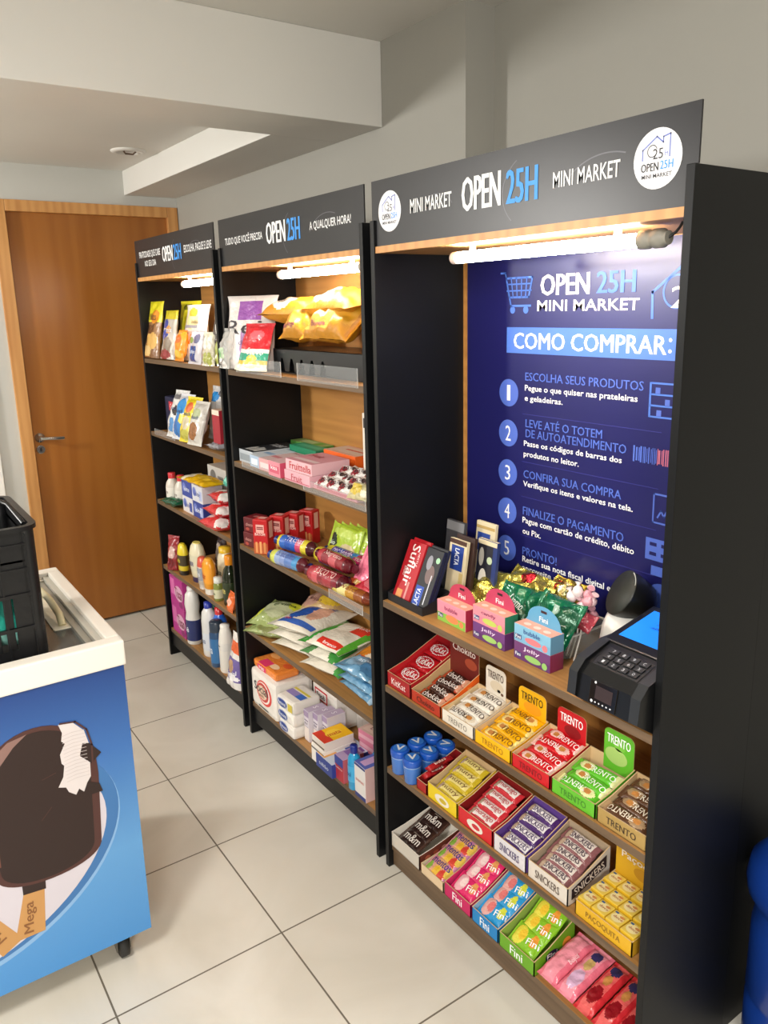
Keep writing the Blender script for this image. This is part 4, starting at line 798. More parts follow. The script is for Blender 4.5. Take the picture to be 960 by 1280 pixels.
def fini(label, y0, y1, col, inn, film, patchm, tx, what, trn):
    tray(label, y0, y1, ZD, 0.14, 0.04, 0.092, col, inn, tx, '#ffffff', side=col, tw=0.35, th=0.6)
    yc = (y0 + y1) / 2
    fn = patch(F(film), (.28, .5, .2, .4, F(patchm[0])), (.36, .55, .12, .22, F(patchm[1])), (.75, .6, .1, .3, F(patchm[2])))
    o = barpack('gummy_bag', 0.088, 0.064, 0.018, fn, [(tx, 0.022, 0.0, 0.034, 0.016, '#ffffff', 0.2)], zig=False, seed=len(label))
    fill(o, '%%s %s in %s' % (what, trn), 'gummy bag', what + 's', [(yc + 0.002, 1.19, ZD + 0.036, 0.45, 0.05), (yc, 1.228, ZD + 0.054, 0.5, -0.06), (yc, 1.262, ZD + 0.072, 0.55, 0.04)])
    tr = [o for o in C.objects if o.get('label', '') == label][0]
    g = G(); Ms = RT(0.0); g.ell(Ms, 0.06, 0.03, 0.045, 0.026, K('#1f1a3a')); g.text(tx, Ms, 0.06, 0.03, 0.034, 0.016, K('#ffffff'), 0.02, 0.0008); g.ell(Ms, 0.11, 0.04, 0.03, 0.03, K(patchm[2])); po = g.obj('side_print', tr); po.location = (abs(y0 - y1) / 2 - 0.0012, 0, 0)
fini('hot pink tray of gummy bags on bottom shelf', 1.446, 1.334, '#c8145e', '#d9306e', '#e2306e', ('#f3b9c0', '#f6d9d6', '#e8a060'), 'Fini', 'pink gummy bag', 'hot pink tray')
fini('sky blue tray of gummy bags on bottom shelf', 1.332, 1.230, '#1583c8', '#9ac4dc', '#2a9ad6', ('#e9b0a8', '#e07a78', '#d9e04a'), 'Fini', 'blue gummy bag', 'sky blue tray')
fini('lime green tray of gummy bags on bottom shelf', 1.228, 1.104, '#6aa81e', '#a8c85a', '#8ac42c', ('#e6dc4a', '#f0c83a', '#e89a3a'), 'Fini', 'green gummy bag', 'lime green tray')
PK = F('#e8748a'); PK2 = F('#ee94a4')
for i, (yy, lb, tcol) in enumerate(((1.073, 'left flat pink candy pack next to lime green tray', 0), (1.018, 'right flat pink candy pack with small print beside red packs', 1))):
    bag('candy_pack', lb, 'candy pack', yy, 1.23, ZD + 0.002, 0.15, 0.056, 0.03, patch(PK, (.5, .5, -.5, .32, PK2), *(((.62, .5, .12, .2, F('#c9a86a')), (.8, .5, .1, .25, F('#3a3566')), (.3, .5, .18, .3, F('#d9b0d0'))) if tcol else ())), [('Fini', 0.042, 0.0, 0.02, 0.014, '#ffffff', -PI / 2)] if tcol else [('Beijos', 0.02, 0.004, 0.03, 0.012, '#f8d5da', PI / 2)], up=True, lean=0.22, kind='bar', crumple=0.003, seed=i)
RD = F('#cf3038'); RD2 = F('#e0605e')
for i, (yy, lb) in enumerate(((0.964, 'left flat red candy pack beside the pink packs'), (0.912, 'right flat red candy pack with dark badge'), (0.86, 'last flat red candy pack half hidden by right side panel'))):
    bag('candy_pack', lb, 'candy pack', yy, 1.23, ZD + 0.002, 0.15, 0.05, 0.028, patch(RD, (.5, .5, -.5, .3, RD2), (.82, .5, .1, .28, F('#32305a')), (.62, .5, .1, .2, F('#c98a4a')), (.32, .5, .16, .3, F('#8e1420'))), [('Fini', 0.046, 0.0, 0.02, 0.013, '#ffffff', -PI / 2)], up=True, lean=0.22, kind='bar', crumple=0.003, seed=i + 5)

# ------------------------------------------------------------------ middle rack, top shelf (z 1.432)
Z = 1.4325
WF, PU = F('#d9d3cf'), F('#8d4fa0')
def purple(u, v, top):
    if u > 0.93: return WF
    if 0.66 < u < 0.93 and 0.22 < v < 0.72: return PU
    if u < 0.5 and 0.3 < v < 0.6: return F('#a67fb0')
    if (u - .3) ** 2 / .05 + (v - .3) ** 2 / .03 < 1: return F('#9fc08c')
    return WF
bag('coffee_pouch', 'large white pouch with purple band at left of middle rack top shelf', 'pouch', 2.555, 1.195, Z, 0.25, 0.215, 0.07, purple, [('Rei', -0.02, 0.015, 0.15, 0.05, '#2a2228'), ('do pão', 0.02, -0.04, 0.1, 0.02, '#6a4a78')], up=True, lean=1.4, rz=0.5, kind='stand', crumple=0.006, seed=3)
bag('clear_pouch', 'clear pouch slumped over front left corner of middle top shelf', 'pouch', 2.61, 1.13, Z + 0.002, 0.14, 0.085, 0.04, patch(mat('#dcdcd8', 0.1, 0, 0.4, 60, alpha=0.5), (.3, .5, .2, .3, F('#b9d2b0')), (.12, .5, .12, .4, F('#e8e6e2')), (.35, .75, .1, .15, F('#7fae7a'))), [('doce', -0.005, -0.05, 0.05, 0.014, '#2a2a2a', 0.5)], up=True, lean=1.35, crumple=0.01, seed=6)
fnr = bu((.12, F('#e8e2c8')), (.2, F('#e0b83a')), (.36, F('#2f9a7a')), (.44, F('#e9e4da')), (1.1, F('#c91f2a')))
for k in range(4):
    bag('seasoning_sachet', ('frontmost red topped sachet leaning on purple banded pouch', 'second red topped sachet of the leaning row', 'third red topped sachet of the leaning row', 'rearmost red topped sachet against the white pouch')[k], 'sachet', 2.44 + 0.024 * k, 1.165 + 0.005 * k, Z + 0.002, 0.165, 0.12, 0.016, patch(fnr, (.75, .55, .1, .28, F('#e0606a')), (.25, .6, .08, .2, F('#e9c23a'))), [('Sazon', 0.0, -0.015, 0.07, 0.024, '#f6e6e2')], up=True, lean=1.2, rz=0.42, group='red topped sachets on the middle rack', crumple=0.004, seed=k + 1)
t = thing('black_shelf_tray', 'low black tray with arched front slots under the yellow bread bags', 'tray', (1.205, 2.11, Z), SH)
TBK = mat('#1a1b1e', 0.35); g = G(); W_ = 0.59; hh = 0.078
pts = [(-W_ / 2, 0)]
for k in range(5):
    cx = -0.235 + k * 0.066; pts += [(cx - 0.018, 0.006), (cx - 0.014, 0.03), (cx - 0.006, 0.048), (cx + 0.006, 0.048), (cx + 0.014, 0.03), (cx + 0.018, 0.006)]
pts += [(W_ / 2, 0), (W_ / 2, hh), (-W_ / 2, hh)]
g.prism(FR(0.003), pts, 0, 0.003, TBK); g.bx(-W_ / 2, W_ / 2, 0.003, 0.19, 0, 0.003, TBK); g.bx(-W_ / 2, W_ / 2, 0.187, 0.19, 0.003, hh, TBK)
for s in (-1, 1): g.bx(s * W_ / 2 - 0.0015, s * W_ / 2 + 0.0015, 0.003, 0.187, 0, hh, TBK)
g.bx(-W_ / 2, W_ / 2, 0.0, 0.19, hh - 0.002, hh, TBK); g.obj('tray_body', t)
YB, YB2 = mat('#b87c0e', 0.5, 0, 0.3, 60), mat('#a86a0c', 0.5, 0, 0.3, 60)
for lb, y, x, z, L, W_, T, ln, rz, sd, ty in (('left of the two lower yellow bread bags on black tray', 2.235, 1.235, Z + 0.079, 0.17, 0.13, 0.085, 0.25, 0.1, 1, 0), ('right of the two lower yellow bread bags on black tray', 2.03, 1.225, Z + 0.079, 0.27, 0.14, 0.09, 0.25, 0.0, 2, 0), ('upper left yellow bread bag with folded corner on top', 2.31, 1.265, Z + 0.150, 0.29, 0.14, 0.075, 0.2, 0.25, 3, 1), ('upper right yellow bread bag, highest on the middle rack', 2.06, 1.275, Z + 0.158, 0.33, 0.16, 0.09, 0.15, -0.1, 4, 1)):
    bag('bread_bag', lb, 'bread bag', y, x, z, L, W_, T, patch(YB, (.35, .35, .18, .3, F('#ead9c2')) if ty else (.35, .3, -.28, .2, F('#d7a04a')), (.8, .6, .2, .3, mat('#c48d1c', 0.5)), (.97, .5, .05, .6, YB2), (.6, .75, .2, .2, mat('#c69426', 0.5))), [('pão', -0.05, -0.02, 0.04, 0.018, '#3a2a4a', 0.2)] if ty else [('Bisnaga', -0.02, -0.035, 0.08, 0.018, '#7a2a5a')], lean=ln + (0.0 if ty else 0.5), rz=rz, group='yellow bread bags', crumple=0.012, seed=sd)
ACR = mat('#e6eaec', 0.08, alpha=0.10); ACE = mat('#eef2f2', 0.2, alpha=0.5)
def guard(label, y0, y1, z0, z1):
    g = G(); W_ = abs(y0 - y1); g.bx(-W_ / 2, W_ / 2, 0, 0.0025, 0, z1 - z0, {'front': ACR, 'back': ACR, '*': ACE})
    tag(g.obj('acrylic_guard', None, (1.1408, (y0 + y1) / 2, z0), SH), label, 'shelf guard', 'clear acrylic shelf guards')
guard('left clear acrylic guard on front of middle rack top shelf', 2.568, 2.235, 1.4275, 1.476)
guard('right clear acrylic guard below the yellow bread bags', 2.127, 1.79, 1.4255, 1.478)
guard('left clear acrylic strip along middle rack second shelf', 2.571, 2.27, 1.092, 1.113)
guard('long clear acrylic strip in front of white sachets', 2.122, 1.768, 1.088, 1.122)
guard('clear acrylic strip below cookie rolls on third shelf', 1.99, 1.80, 0.772, 0.80)
guard('clear acrylic strip at left front of far rack second shelf', 3.50, 3.25, 1.10, 1.125)

# ------------------------------------------------------------------ middle rack, second shelf (z 1.10)
Z = 1.1004
def box(*a, **k): return carton(*a, **k)
box('gum_box', 'black and white gum box at left of middle rack second shelf', 'box', 2.585, 1.165, Z, 0.115, 0.195, 0.046, {'*': '#b9c0c6', 'top': '#2a2c30'}, [('t', 'TRIDENT', 0, 0.13, 0.09, 0.03, '#cfd2d4')], [('f', 'r', 0, 0.02, 0.1, 0.024, '#8f989f'), ('t', 'r', -0.03, 0.04, 0.02, 0.05, '#d9d9d6'), ('t', 'r', 0.0, 0.045, 0.02, 0.06, '#c9c9c6'), ('t', 'r', 0.03, 0.04, 0.02, 0.05, '#e2e2de')])
box('gum_box', 'pale blue and white gum box beside black gum box', 'box', 2.49, 1.152, Z, 0.072, 0.145, 0.042, {'*': '#a9bed6', 'top': '#d3dbe3'}, [('t', 'MENTA', 0, 0.15, 0.05, 0.016, '#4a6a9a')], [('f', 'r', 0, 0.02, 0.05, 0.022, '#dfe8f0'), ('t', 'r', 0, 0.06, 0.06, 0.02, '#8fb0d2')])
box('candy_box', 'pink and white candy box beside pale blue gum box', 'box', 2.405, 1.15, Z, 0.09, 0.145, 0.042, {'*': '#d8a3a5', 'top': '#e0c3c3'}, [('t', 'fresh', 0, 0.13, 0.06, 0.016, '#b25a66')], [('f', 'r', 0, 0.018, 0.07, 0.02, '#e9d3d3'), ('t', 'r', 0, 0.05, 0.07, 0.02, '#d2848c')])
box('candy_box', 'small bright pink candy box pushed forward on second shelf', 'box', 2.305, 1.135, Z, 0.085, 0.17, 0.05, {'*': '#d98a98', 'top': '#e6c0c4', 'right': '#c94a66'}, [('f', 'kiss', 0, 0.03, 0.045, 0.014, '#ffffff')], [('f', 'r', 0, 0.024, 0.07, 0.024, '#cf5a74'), ('t', 'e', 0, 0.09, 0.05, 0.06, '#d56a80')])
box('candy_box', 'lower pink and white fruit candy box under its twin', 'box', 2.16, 1.14, Z, 0.165, 0.14, 0.035, {'*': '#dfa9b4', 'top': '#e7c2c6'}, [('f', 'Fruit', 0, 0.017, 0.07, 0.02, '#b03a44')], [('f', 'r', 0, 0.005, 0.16, 0.004, '#c26a7a')])
box('candy_box', 'upper pink fruit candy box stacked on second shelf', 'box', 2.155, 1.145, Z + 0.0355, 0.16, 0.14, 0.036, {'*': '#e2b3ba', 'top': '#dd9aa6'}, [('f', 'Fruittella', 0.01, 0.018, 0.13, 0.024, '#b5282f'), ('t', 'Fruit', -0.03, 0.09, 0.07, 0.03, '#b03a44')], [('t', 'r', 0, 0.03, 0.14, 0.02, '#edd0d2')], rz=0.03)
box('gum_box', 'light green gum box at back of second shelf', 'box', 2.52, 1.37, Z, 0.22, 0.058, 0.056, {'*': '#4f8a3c', 'top': '#86a860'}, [('f', 'HORTELÃ', 0, 0.024, 0.1, 0.016, '#dfeccb')], [('t', 'r', -0.02, 0.03, 0.1, 0.03, '#a9c48a'), ('t', 'r', 0.055, 0.03, 0.03, 0.04, '#5aa83a')])
box('gum_box', 'dark green gum box in front of light green one', 'box', 2.415, 1.302, Z + 0.0, 0.19, 0.06, 0.062, {'*': '#0f7a54', 'top': '#2f9a70'}, [('f', 'Mentos', 0, 0.025, 0.12, 0.02, '#a7d6c2')], [('t', 'r', 0.0, 0.03, 0.15, 0.025, '#4fb48c')])
box('candy_box', 'orange candy box with white top at back right of second shelf', 'box', 2.205, 1.325, Z, 0.20, 0.1, 0.07, {'*': '#e8641c', 'top': '#dcae98'}, [('f', 'LARANJA', 0, 0.024, 0.12, 0.016, '#f3d0b8')], [('t', 'r', 0, 0.05, 0.19, 0.07, '#d8c3b4'), ('t', 'r', 0.02, 0.055, 0.12, 0.012, '#c9604a')])
box('tall_box', 'tall white box with dark print at right end of second shelf', 'box', 1.965, 1.29, Z, 0.075, 0.05, 0.225, {'*': '#e3ddd2'}, [], [('f', 'r', 0, 0.195, 0.065, 0.03, '#3a3230'), ('f', 'r', 0, 0.197, 0.045, 0.018, '#d9d2c6'), ('f', 'e', 0.0, 0.11, 0.05, 0.07, '#8a8078')])
g = G(); bag_into(g, 0.075, 0.05, 0.018, patch(F('#e3ddd8'), (.3, .3, .2, .3, F('#8d2a34')), (.8, .6, .12, .3, F('#4a3a38')), (.5, .85, .3, .12, F('#cbb8ac'))), [('Bala', 0.0, 0.0, 0.035, 0.014, '#4a3436', 0.2)], kind='bag', crumple=0.006, seed=4); o = g.obj('white_sachet')
random.seed(21); sp = []; WL = []
for i in range(3):
    for j in range(4):
        sp.append((2.025 - 0.062 * j + random.uniform(-.006, .006), 1.168 + 0.042 * i, Z + 0.026 + 0.011 * i, 0.4 + random.uniform(-.1, .1), random.uniform(-.4, .4)))
        WL.append('white and red sachet, %s in the %s row by tall white box' % (('leftmost', 'second from left', 'third from left', 'rightmost')[j], ('front', 'middle', 'back')[i]))
fill(o, '', 'sachet', 'white and red sachets on the second shelf', sp, WL)
g = G(); bag_into(g, 0.08, 0.06, 0.03, patch(mat('#cfc69a', 0.15, 0, 0.4, 60, alpha=0.8), (.4, .5, .3, .3, F('#c9b04a')), (.8, .3, .15, .2, F('#e6e0c8'))), kind='bag', crumple=0.01, seed=8)
tag(g.obj('clear_sachet', None, (1.155, 1.80, Z + 0.035), SH), 'crumpled clear yellowish sachet at right front of second shelf', 'sachet'); C.objects[-1].rotation_euler = (0.8, 0, SH + 0.2)
box('pink_sachet_box', 'low pink open box under the white and red sachets', 'box', 1.95, 1.15, Z, 0.25, 0.14, 0.016, {'*': '#cf8a94', 'top': '#e0b8bc'}, [], [('f', 'r', 0, 0.008, 0.2, 0.008, '#b85a6a')])

# ------------------------------------------------------------------ middle rack, third shelf (z 0.785)
Z = 0.7854
g = G(); carton_into(g, 0.058, 0.05, 0.128, {'*': '#b8161c', 'top': '#d33a36'}, [('f', 'BATOM', 0.0, 0.075, 0.04, 0.01, '#f3d9d0')], [('f', 'r', 0.0, 0.095, 0.032, 0.03, '#e3a9a0'), ('f', 'r', 0.0, 0.1, 0.026, 0.004, '#7a2a2a'), ('f', 'r', 0.0, 0.094, 0.026, 0.004, '#7a2a2a'), ('r', 'r', 0.025, 0.09, 0.026, 0.06, '#e6b8a8'), ('f', 'r', 0, 0.022, 0.055, 0.04, '#b5562c'), ('f', 'r', -0.016, 0.026, 0.008, 0.04, '#d9935a'), ('f', 'r', 0.0, 0.026, 0.008, 0.044, '#e0a066'), ('f', 'r', 0.016, 0.026, 0.008, 0.04, '#d08a50'), ('t', 'r', 0, 0.025, 0.03, 0.026, '#e9a9a0')], 0.004)
o = g.obj('biscuit_box')
fill(o, '', 'biscuit box', 'tall red biscuit boxes', [(2.475, 1.150, Z, 0, 0.62), (2.482, 1.218, Z, 0, 0.55), (2.478, 1.275, Z, 0, 0.5), (2.482, 1.338, Z, 0, 0.45)], ['frontmost tall red biscuit box in row at left of third shelf', 'second tall red biscuit box from the front of row', 'third tall red biscuit box from the front of row', 'rearmost tall red biscuit box against the wood back'])
g = G(); carton_into(g, 0.062, 0.065, 0.055, {'*': '#5e1218', 'top': '#7a1c22'}, [('f', 'choco', 0, 0.03, 0.036, 0.012, '#c9938a')], [('f', 'e', -0.01, 0.012, 0.02, 0.012, '#a8463a'), ('t', 'e', 0.01, 0.03, 0.03, 0.02, '#b9706a')], 0.003)
o = g.obj('chocolate_box'); fill(o, '', 'box', 'dark red chocolate boxes', [(2.588, 1.155, Z, 0, 0.2), (2.585, 1.16, Z + 0.0555, 0, 0.3)], ['lower dark red chocolate box beside left side panel of middle rack', 'upper dark red chocolate box stacked by tall red biscuit boxes'])
def roll(label, y, x, z, L, r, cols, txt, tc, rz, tilt=0.0, end='#2a3a80'):
    g = G(); M = RZ(0) @ RY(PI / 2); n = 22; seg = 14; P = []; mm = []
    for i in range(seg + 1):
        u = i / seg; rr_ = r * (0.45 if i in (0, seg) else 0.93 if i in (1, seg - 1) else 1.0 + 0.015 * math.sin(i * 9)); P.append((rr_, (u - 0.5) * L))
    mm = [F(cols[min(len(cols) - 1, int(i / seg * len(cols)))]) for i in range(seg)]
    g.lathe(P, mm, M, n)
    if txt:
        tv, tf = tmesh(txt, 0.0); h_ = r * 0.9; wt = L * 0.5
        V = [((u - .5) * wt, 0, 0) for u, v in tv]; R_ = r * 1.03
        g.add([((u - .5) * wt, R_ * math.sin((v - .5) * h_ / R_ - 0.5), R_ * math.cos((v - .5) * h_ / R_ - 0.5)) for u, v in tv], tf, K(tc))
    for s in (-1, 1):
        g.lathe([(r * 0.12, 0), (r * 0.5, 0.008), (r * 0.6, 0.012)], F(end), TR(s * (L / 2 + 0.002), 0, 0) @ RY(s * PI / 2), 10)
    o = g.obj('cookie_roll', None, (x, y, z + r), SH + rz); o.rotation_euler = (0, tilt, SH + rz)
    return tag(o, label, 'cookie roll', 'round cookie rolls on the third shelf')
roll('blue and yellow cookie roll on top beside tall red boxes', 2.30, 1.205, Z + 0.04, 0.19, 0.026, ('#d9c83a', '#2f62b8', '#2350a8', '#2a5ab0', '#c9486a', '#d9c83a', '#4a1a22'), 'Trakinas', '#e9dff0', 0.22)
roll('pale blue and green cookie roll lying below the blue one', 2.275, 1.160, Z, 0.19, 0.026, ('#c9cf5a', '#8fa3c9', '#7f93c4', '#5a7ab8', '#3f8ac0', '#5a1c26'), 'biscoito', '#3a4a8a', 0.16)
roll('purple and yellow cookie roll behind at middle of third shelf', 2.14, 1.30, Z + 0.015, 0.21, 0.027, ('#e0cf3a', '#5a4a9a', '#4f5ab0', '#7a4a90', '#2f7ac8', '#b02a5a'), 'recheado', '#e8d8ef', 0.06)
roll('violet cookie roll with blue spots at middle of third shelf', 2.11, 1.235, Z + 0.03, 0.20, 0.027, ('#d9c23a', '#6a3a8a', '#3f6ab8', '#8a3a6a', '#3a86cf', '#a8244a'), 'chocolate', '#e8d0e0', 0.04)
roll('magenta cookie roll next to pink bag on third shelf', 2.00, 1.285, Z + 0.02, 0.18, 0.026, ('#4a7ac8', '#c21f62', '#a81a52', '#c9306a', '#8a163a'), 'morango', '#f0c8d8', 0.12)
roll('dark red cookie roll at front middle of third shelf', 2.03, 1.168, Z, 0.20, 0.028, ('#a8303c', '#c2505a', '#8a2430', '#9a2c38', '#7a1a2a', '#4a0e18'), 'BISCOITO', '#e8c8c0', 0.1, end='#5a1020')
roll('crimson cookie roll stacked above dark red roll', 2.045, 1.205, Z + 0.052, 0.19, 0.024, ('#b8404a', '#8a2a36', '#c25a62', '#8a2430', '#5a121e'), 'Negresco', '#e9d0c8', 0.02, end='#5a1020')
roll('thin yellow and brown cookie roll at right front of third shelf', 1.90, 1.172, Z, 0.19, 0.02, ('#c9b85a', '#d9cf8a', '#b8862a', '#8a4a1c', '#6a2a14'), 'wafer', '#7a3a1a', 0.08)
roll('second yellow brown roll behind thin roll at right front', 1.885, 1.218, Z, 0.19, 0.022, ('#b84a2a', '#d0a05a', '#b86a2a', '#8a3a1c', '#6a2a14'), 'mel', '#f0dcb0', 0.04)
for k in range(4):
    bag('green_pack', ('front lime green pack with dark round badge by wood back', 'second lime green pack in the leaning row', 'third lime green pack in the leaning row', 'last lime green pack in the leaning row')[k], 'biscuit pack', 2.20 - 0.03 * k, 1.33 + 0.012 * k, Z + 0.002, 0.19, 0.135, 0.022, patch(F('#a9c43a'), (.2, .45, .13, .3, F('#23362c')), (.7, .3, .25, .25, F('#c9b88a')), (.5, .8, .4, .12, F('#c2d860'))), [('bio', -0.057, -0.005, 0.03, 0.016, '#e6eed8')] if k == 0 else [], lean=1.2, group='lime green biscuit packs', crumple=0.005, seed=k + 3)
bag('pink_pack', 'pink pack with dark green round badge at right of third shelf', 'biscuit pack', 1.87, 1.262, Z + 0.02, 0.19, 0.14, 0.03, patch(F('#e0708c'), (.5, .5, .2, .3, F('#2a3f36')), (.85, .5, .1, .4, F('#e8a0ae'))), [('bio', 0.0, 0.0, 0.045, 0.02, '#e0e6dc', 0.3)], lean=0.95, rz=0.2, crumple=0.006, seed=2)
bag('red_pack', 'flat red snack pack under the pink pack at shelf right', 'biscuit pack', 1.845, 1.225, Z + 0.022, 0.13, 0.10, 0.025, patch(F('#b8283a'), (.5, .4, .3, .3, F('#d9707a'))), lean=0.3, crumple=0.006, seed=12)

# ------------------------------------------------------------------ middle rack, fourth shelf (z 0.455)
Z = 0.4554
CG = mat('#9aa86a', 0.12, 0, 0.5, 55, alpha=0.92)
def lie(*a, **k): k.setdefault('crumple', 0.008); return bag(*a, **k)
lie('herb_bag', 'clear bag of green dried grains at left of fourth shelf', 'bag', 2.535, 1.235, Z, 0.20, 0.17, 0.075, patch(CG, (.5, .5, .3, .3, F('#a9ae8a')), (.8, .8, .2, .2, F('#c2c83a')), (.12, .3, .12, .2, F('#c9cf4a'))), [('ervilha', 0.01, 0.03, 0.09, 0.02, '#3a4a1a', 0.3)], rz=0.35, lean=0.25, seed=3)
lie('herb_bag', 'second green grain bag lying lowest at left front', 'bag', 2.50, 1.20, Z, 0.20, 0.13, 0.04, patch(CG, (.5, .3, .3, .3, F('#7a7f4a')), (.7, .7, .2, .2, F('#d0c83a'))), rz=0.5, seed=13)
lie('grain_bag', 'yellow brown grain bag at back left of fourth shelf', 'bag', 2.40, 1.36, Z, 0.24, 0.14, 0.12, patch(F('#b99a6a'), (.6, .7, .25, .25, F('#d9b83a')), (.3, .5, .2, .3, F('#b08878'))), [('feijão', -0.02, 0.0, 0.08, 0.02, '#5a2a2a')], lean=0.5, rz=0.1, seed=5)
WR = F('#dcd6c8')
def rice(label, y, x, z, L, W, T, fn, tx, rz, sd): return lie('rice_bag', label, 'rice bag', y, x, z, L, W, T, fn, tx, rz=rz, seed=sd, group='rice bags on the fourth shelf', crumple=0.007)
fb = patch(WR, (.3, .6, .2, .4, F('#2f5ab0')), (.62, .55, .16, .28, F('#d9a890')), (.5, .14, -.4, .05, F('#3a62b4')), (.1, .5, .06, .3, F('#d9d3c4')))
rice('lowest white rice bag under blue printed rice bag', 2.33, 1.27, Z, 0.20, 0.24, 0.042, lambda u, v, t_: WR, [], 0.25, 1)
rice('middle white rice bag under the blue printed one', 2.335, 1.265, Z + 0.040, 0.20, 0.25, 0.042, lambda u, v, t_: WR, [], 0.2, 2)
rice('top rice bag with blue and white print, centre of fourth shelf', 2.33, 1.27, Z + 0.080, 0.21, 0.26, 0.045, fb, [('Arroz', 0.01, 0.07, 0.09, 0.03, '#2a4a9a'), ('tio', -0.05, -0.075, 0.03, 0.016, '#c23a3a')], 0.3, 3)
fg_ = patch(F('#e0dccc'), (.0, .5, .28, .6, F('#3f9a3a')), (.5, .5, .2, .36, F('#e9e2d2')), (.75, .78, -.18, .2, F('#d8382c')), (.98, .4, .12, .5, F('#5aae3a')), (.62, .1, -.25, .08, F('#d8382c')))
rice('lowest white and green rice bag at right of centre', 2.12, 1.255, Z, 0.19, 0.21, 0.042, patch(WR, (.9, .5, .15, .6, F('#4a9a4a'))), [], 0.2, 4)
rice('green banded rice bag under red and green printed one', 2.13, 1.26, Z + 0.040, 0.19, 0.21, 0.04, patch(WR, (.1, .5, .2, .6, F('#4a8a4a')), (.8, .3, .2, .3, F('#3a8a3a'))), [], 0.15, 5)
rice('top rice bag with red and green print on fourth shelf', 2.135, 1.27, Z + 0.078, 0.20, 0.23, 0.042, fg_, [('ARROZ', 0.035, 0.065, 0.06, 0.018, '#ffffff'), ('branco', 0.03, -0.085, 0.06, 0.012, '#ffffff')], 0.22, 6)
lie('pasta_bag', 'orange and white pasta bag at right of fourth shelf', 'bag', 1.955, 1.30, Z + 0.04, 0.20, 0.19, 0.05, patch(F('#d9cdb8'), (.25, .6, .2, .4, F('#d8822a')), (.4, .15, .3, .12, F('#c9402a')), (.75, .5, .2, .35, F('#e3dac8'))), [('massa', 0.02, 0.0, 0.08, 0.02, '#a8502a')], rz=0.15, lean=0.15, seed=7)
lie('pasta_bag', 'lower pasta bag under the orange and white one', 'bag', 1.96, 1.30, Z, 0.20, 0.19, 0.042, patch(F('#cdbf9a'), (.5, .5, .3, .3, F('#d9a84a'))), rz=0.1, seed=17)
BG = mat('#5f8fb0', 0.15, 0, 0.5, 50, coat=0.4)
for k in range(3): lie('blue_bag', ('top clear blue bag of sugar at right front of fourth shelf', 'middle clear blue bag in stack at right front', 'lowest clear blue bag in stack at right front')[k], 'bag', 1.895 - 0.01 * (k == 1), 1.205 + 0.006 * k, Z + 0.074 - 0.037 * k, 0.19, 0.11, 0.04, patch(BG, (.3, .5, .25, .3, F('#7fa3bd')), (.7, .4, .2, .3, F('#3f6f96')), (.95, .5, .08, .6, F('#9fb8c8'))), [('açúcar', 0.0, 0.01, 0.08, 0.018, '#d6e4ee')] if k == 0 else [], rz=0.1 - 0.08 * k, group='clear blue bags', seed=k + 20)

# ------------------------------------------------------------------ middle rack, bottom shelf (z 0.137)
Z = 0.1374
WP_ = mat('#e6e1da', 0.3, 0, 0.25, 40, coat=0.3)
def softpack(name, label, cat, y, x, z, w_, d_, h_, m, marks=(), texts=(), rz=0.0, bev=0.02):
    g = G(); g.bx(-w_ / 2, w_ / 2, 0, d_, 0, h_, m, bev)
    for i, q in enumerate(marks):
        f, kd, cx, cy, ww, hh, c = q[:7]; MM = fm(f, w_, d_, h_); ee = 0.0004 + 0.0002 * i
        if kd == 'o': g.ell(MM, cx, cy, ww, hh, K(c), ee, 28, 0, 6.28, q[7])
        else: (g.rect if kd == 'r' else g.ell)(MM, cx, cy, ww, hh, K(c), ee)
    for q in texts: g.text(q[1], fm(q[0], w_, d_, h_), q[2], q[3], q[4], q[5], K(q[6]), 0.025, 0.0006 + 0.0002 * len(marks))
    return tag(g.obj(name, None, (x, y, z), SH + rz), label, cat)
softpack('toilet_paper_pack', 'big white toilet paper pack with red rings at bottom left', 'paper pack', 2.535, 1.150, Z, 0.215, 0.16, 0.155, WP_, [('f', 'e', 0.01, 0.085, 0.125, 0.1, '#d8453f'), ('f', 'e', 0.005, 0.085, 0.105, 0.085, '#efe6e0'), ('f', 'e', 0.0, 0.085, 0.095, 0.075, '#c2403c'), ('f', 'e', -0.005, 0.083, 0.075, 0.055, '#e6c8b0'), ('f', 'r', 0.0, 0.02, 0.08, 0.006, '#4a4a48')], [('f', 'Social', -0.015, 0.095, 0.11, 0.035, '#22202a'), ('f', 'neutro', -0.01, 0.068, 0.04, 0.012, '#8a5a3a')])
softpack('wafer_bundle', 'orange and pink wrapped bundle lying on toilet paper pack', 'bundle', 2.545, 1.165, Z + 0.1555, 0.19, 0.10, 0.03, F('#e8873a'), [('t', 'e', 0.03, 0.03, 0.06, 0.03, '#efc9a0'), ('f', 'r', -0.02, 0.014, 0.07, 0.02, '#d82f62'), ('t', 'r', -0.02, 0.02, 0.06, 0.04, '#e0396a'), ('t', 'e', 0.06, 0.07, 0.05, 0.03, '#d85a2a'), ('t', 'e', -0.05, 0.075, 0.06, 0.03, '#f0a860')], [('f', 'Mili', -0.02, 0.014, 0.04, 0.012, '#ffffff')], bev=0.01)
softpack('tissue_pack', 'white tissue pack with red label behind the personal packs', 'paper pack', 2.325, 1.295, Z, 0.18, 0.11, 0.15, WP_, [('f', 'r', -0.02, 0.105, 0.09, 0.045, '#c8202c'), ('f', 'r', -0.02, 0.105, 0.076, 0.032, '#efe8e4'), ('t', 'r', 0.0, 0.05, 0.1, 0.05, '#d8353c')], [('f', 'Snob', -0.02, 0.105, 0.06, 0.02, '#2a2428')])
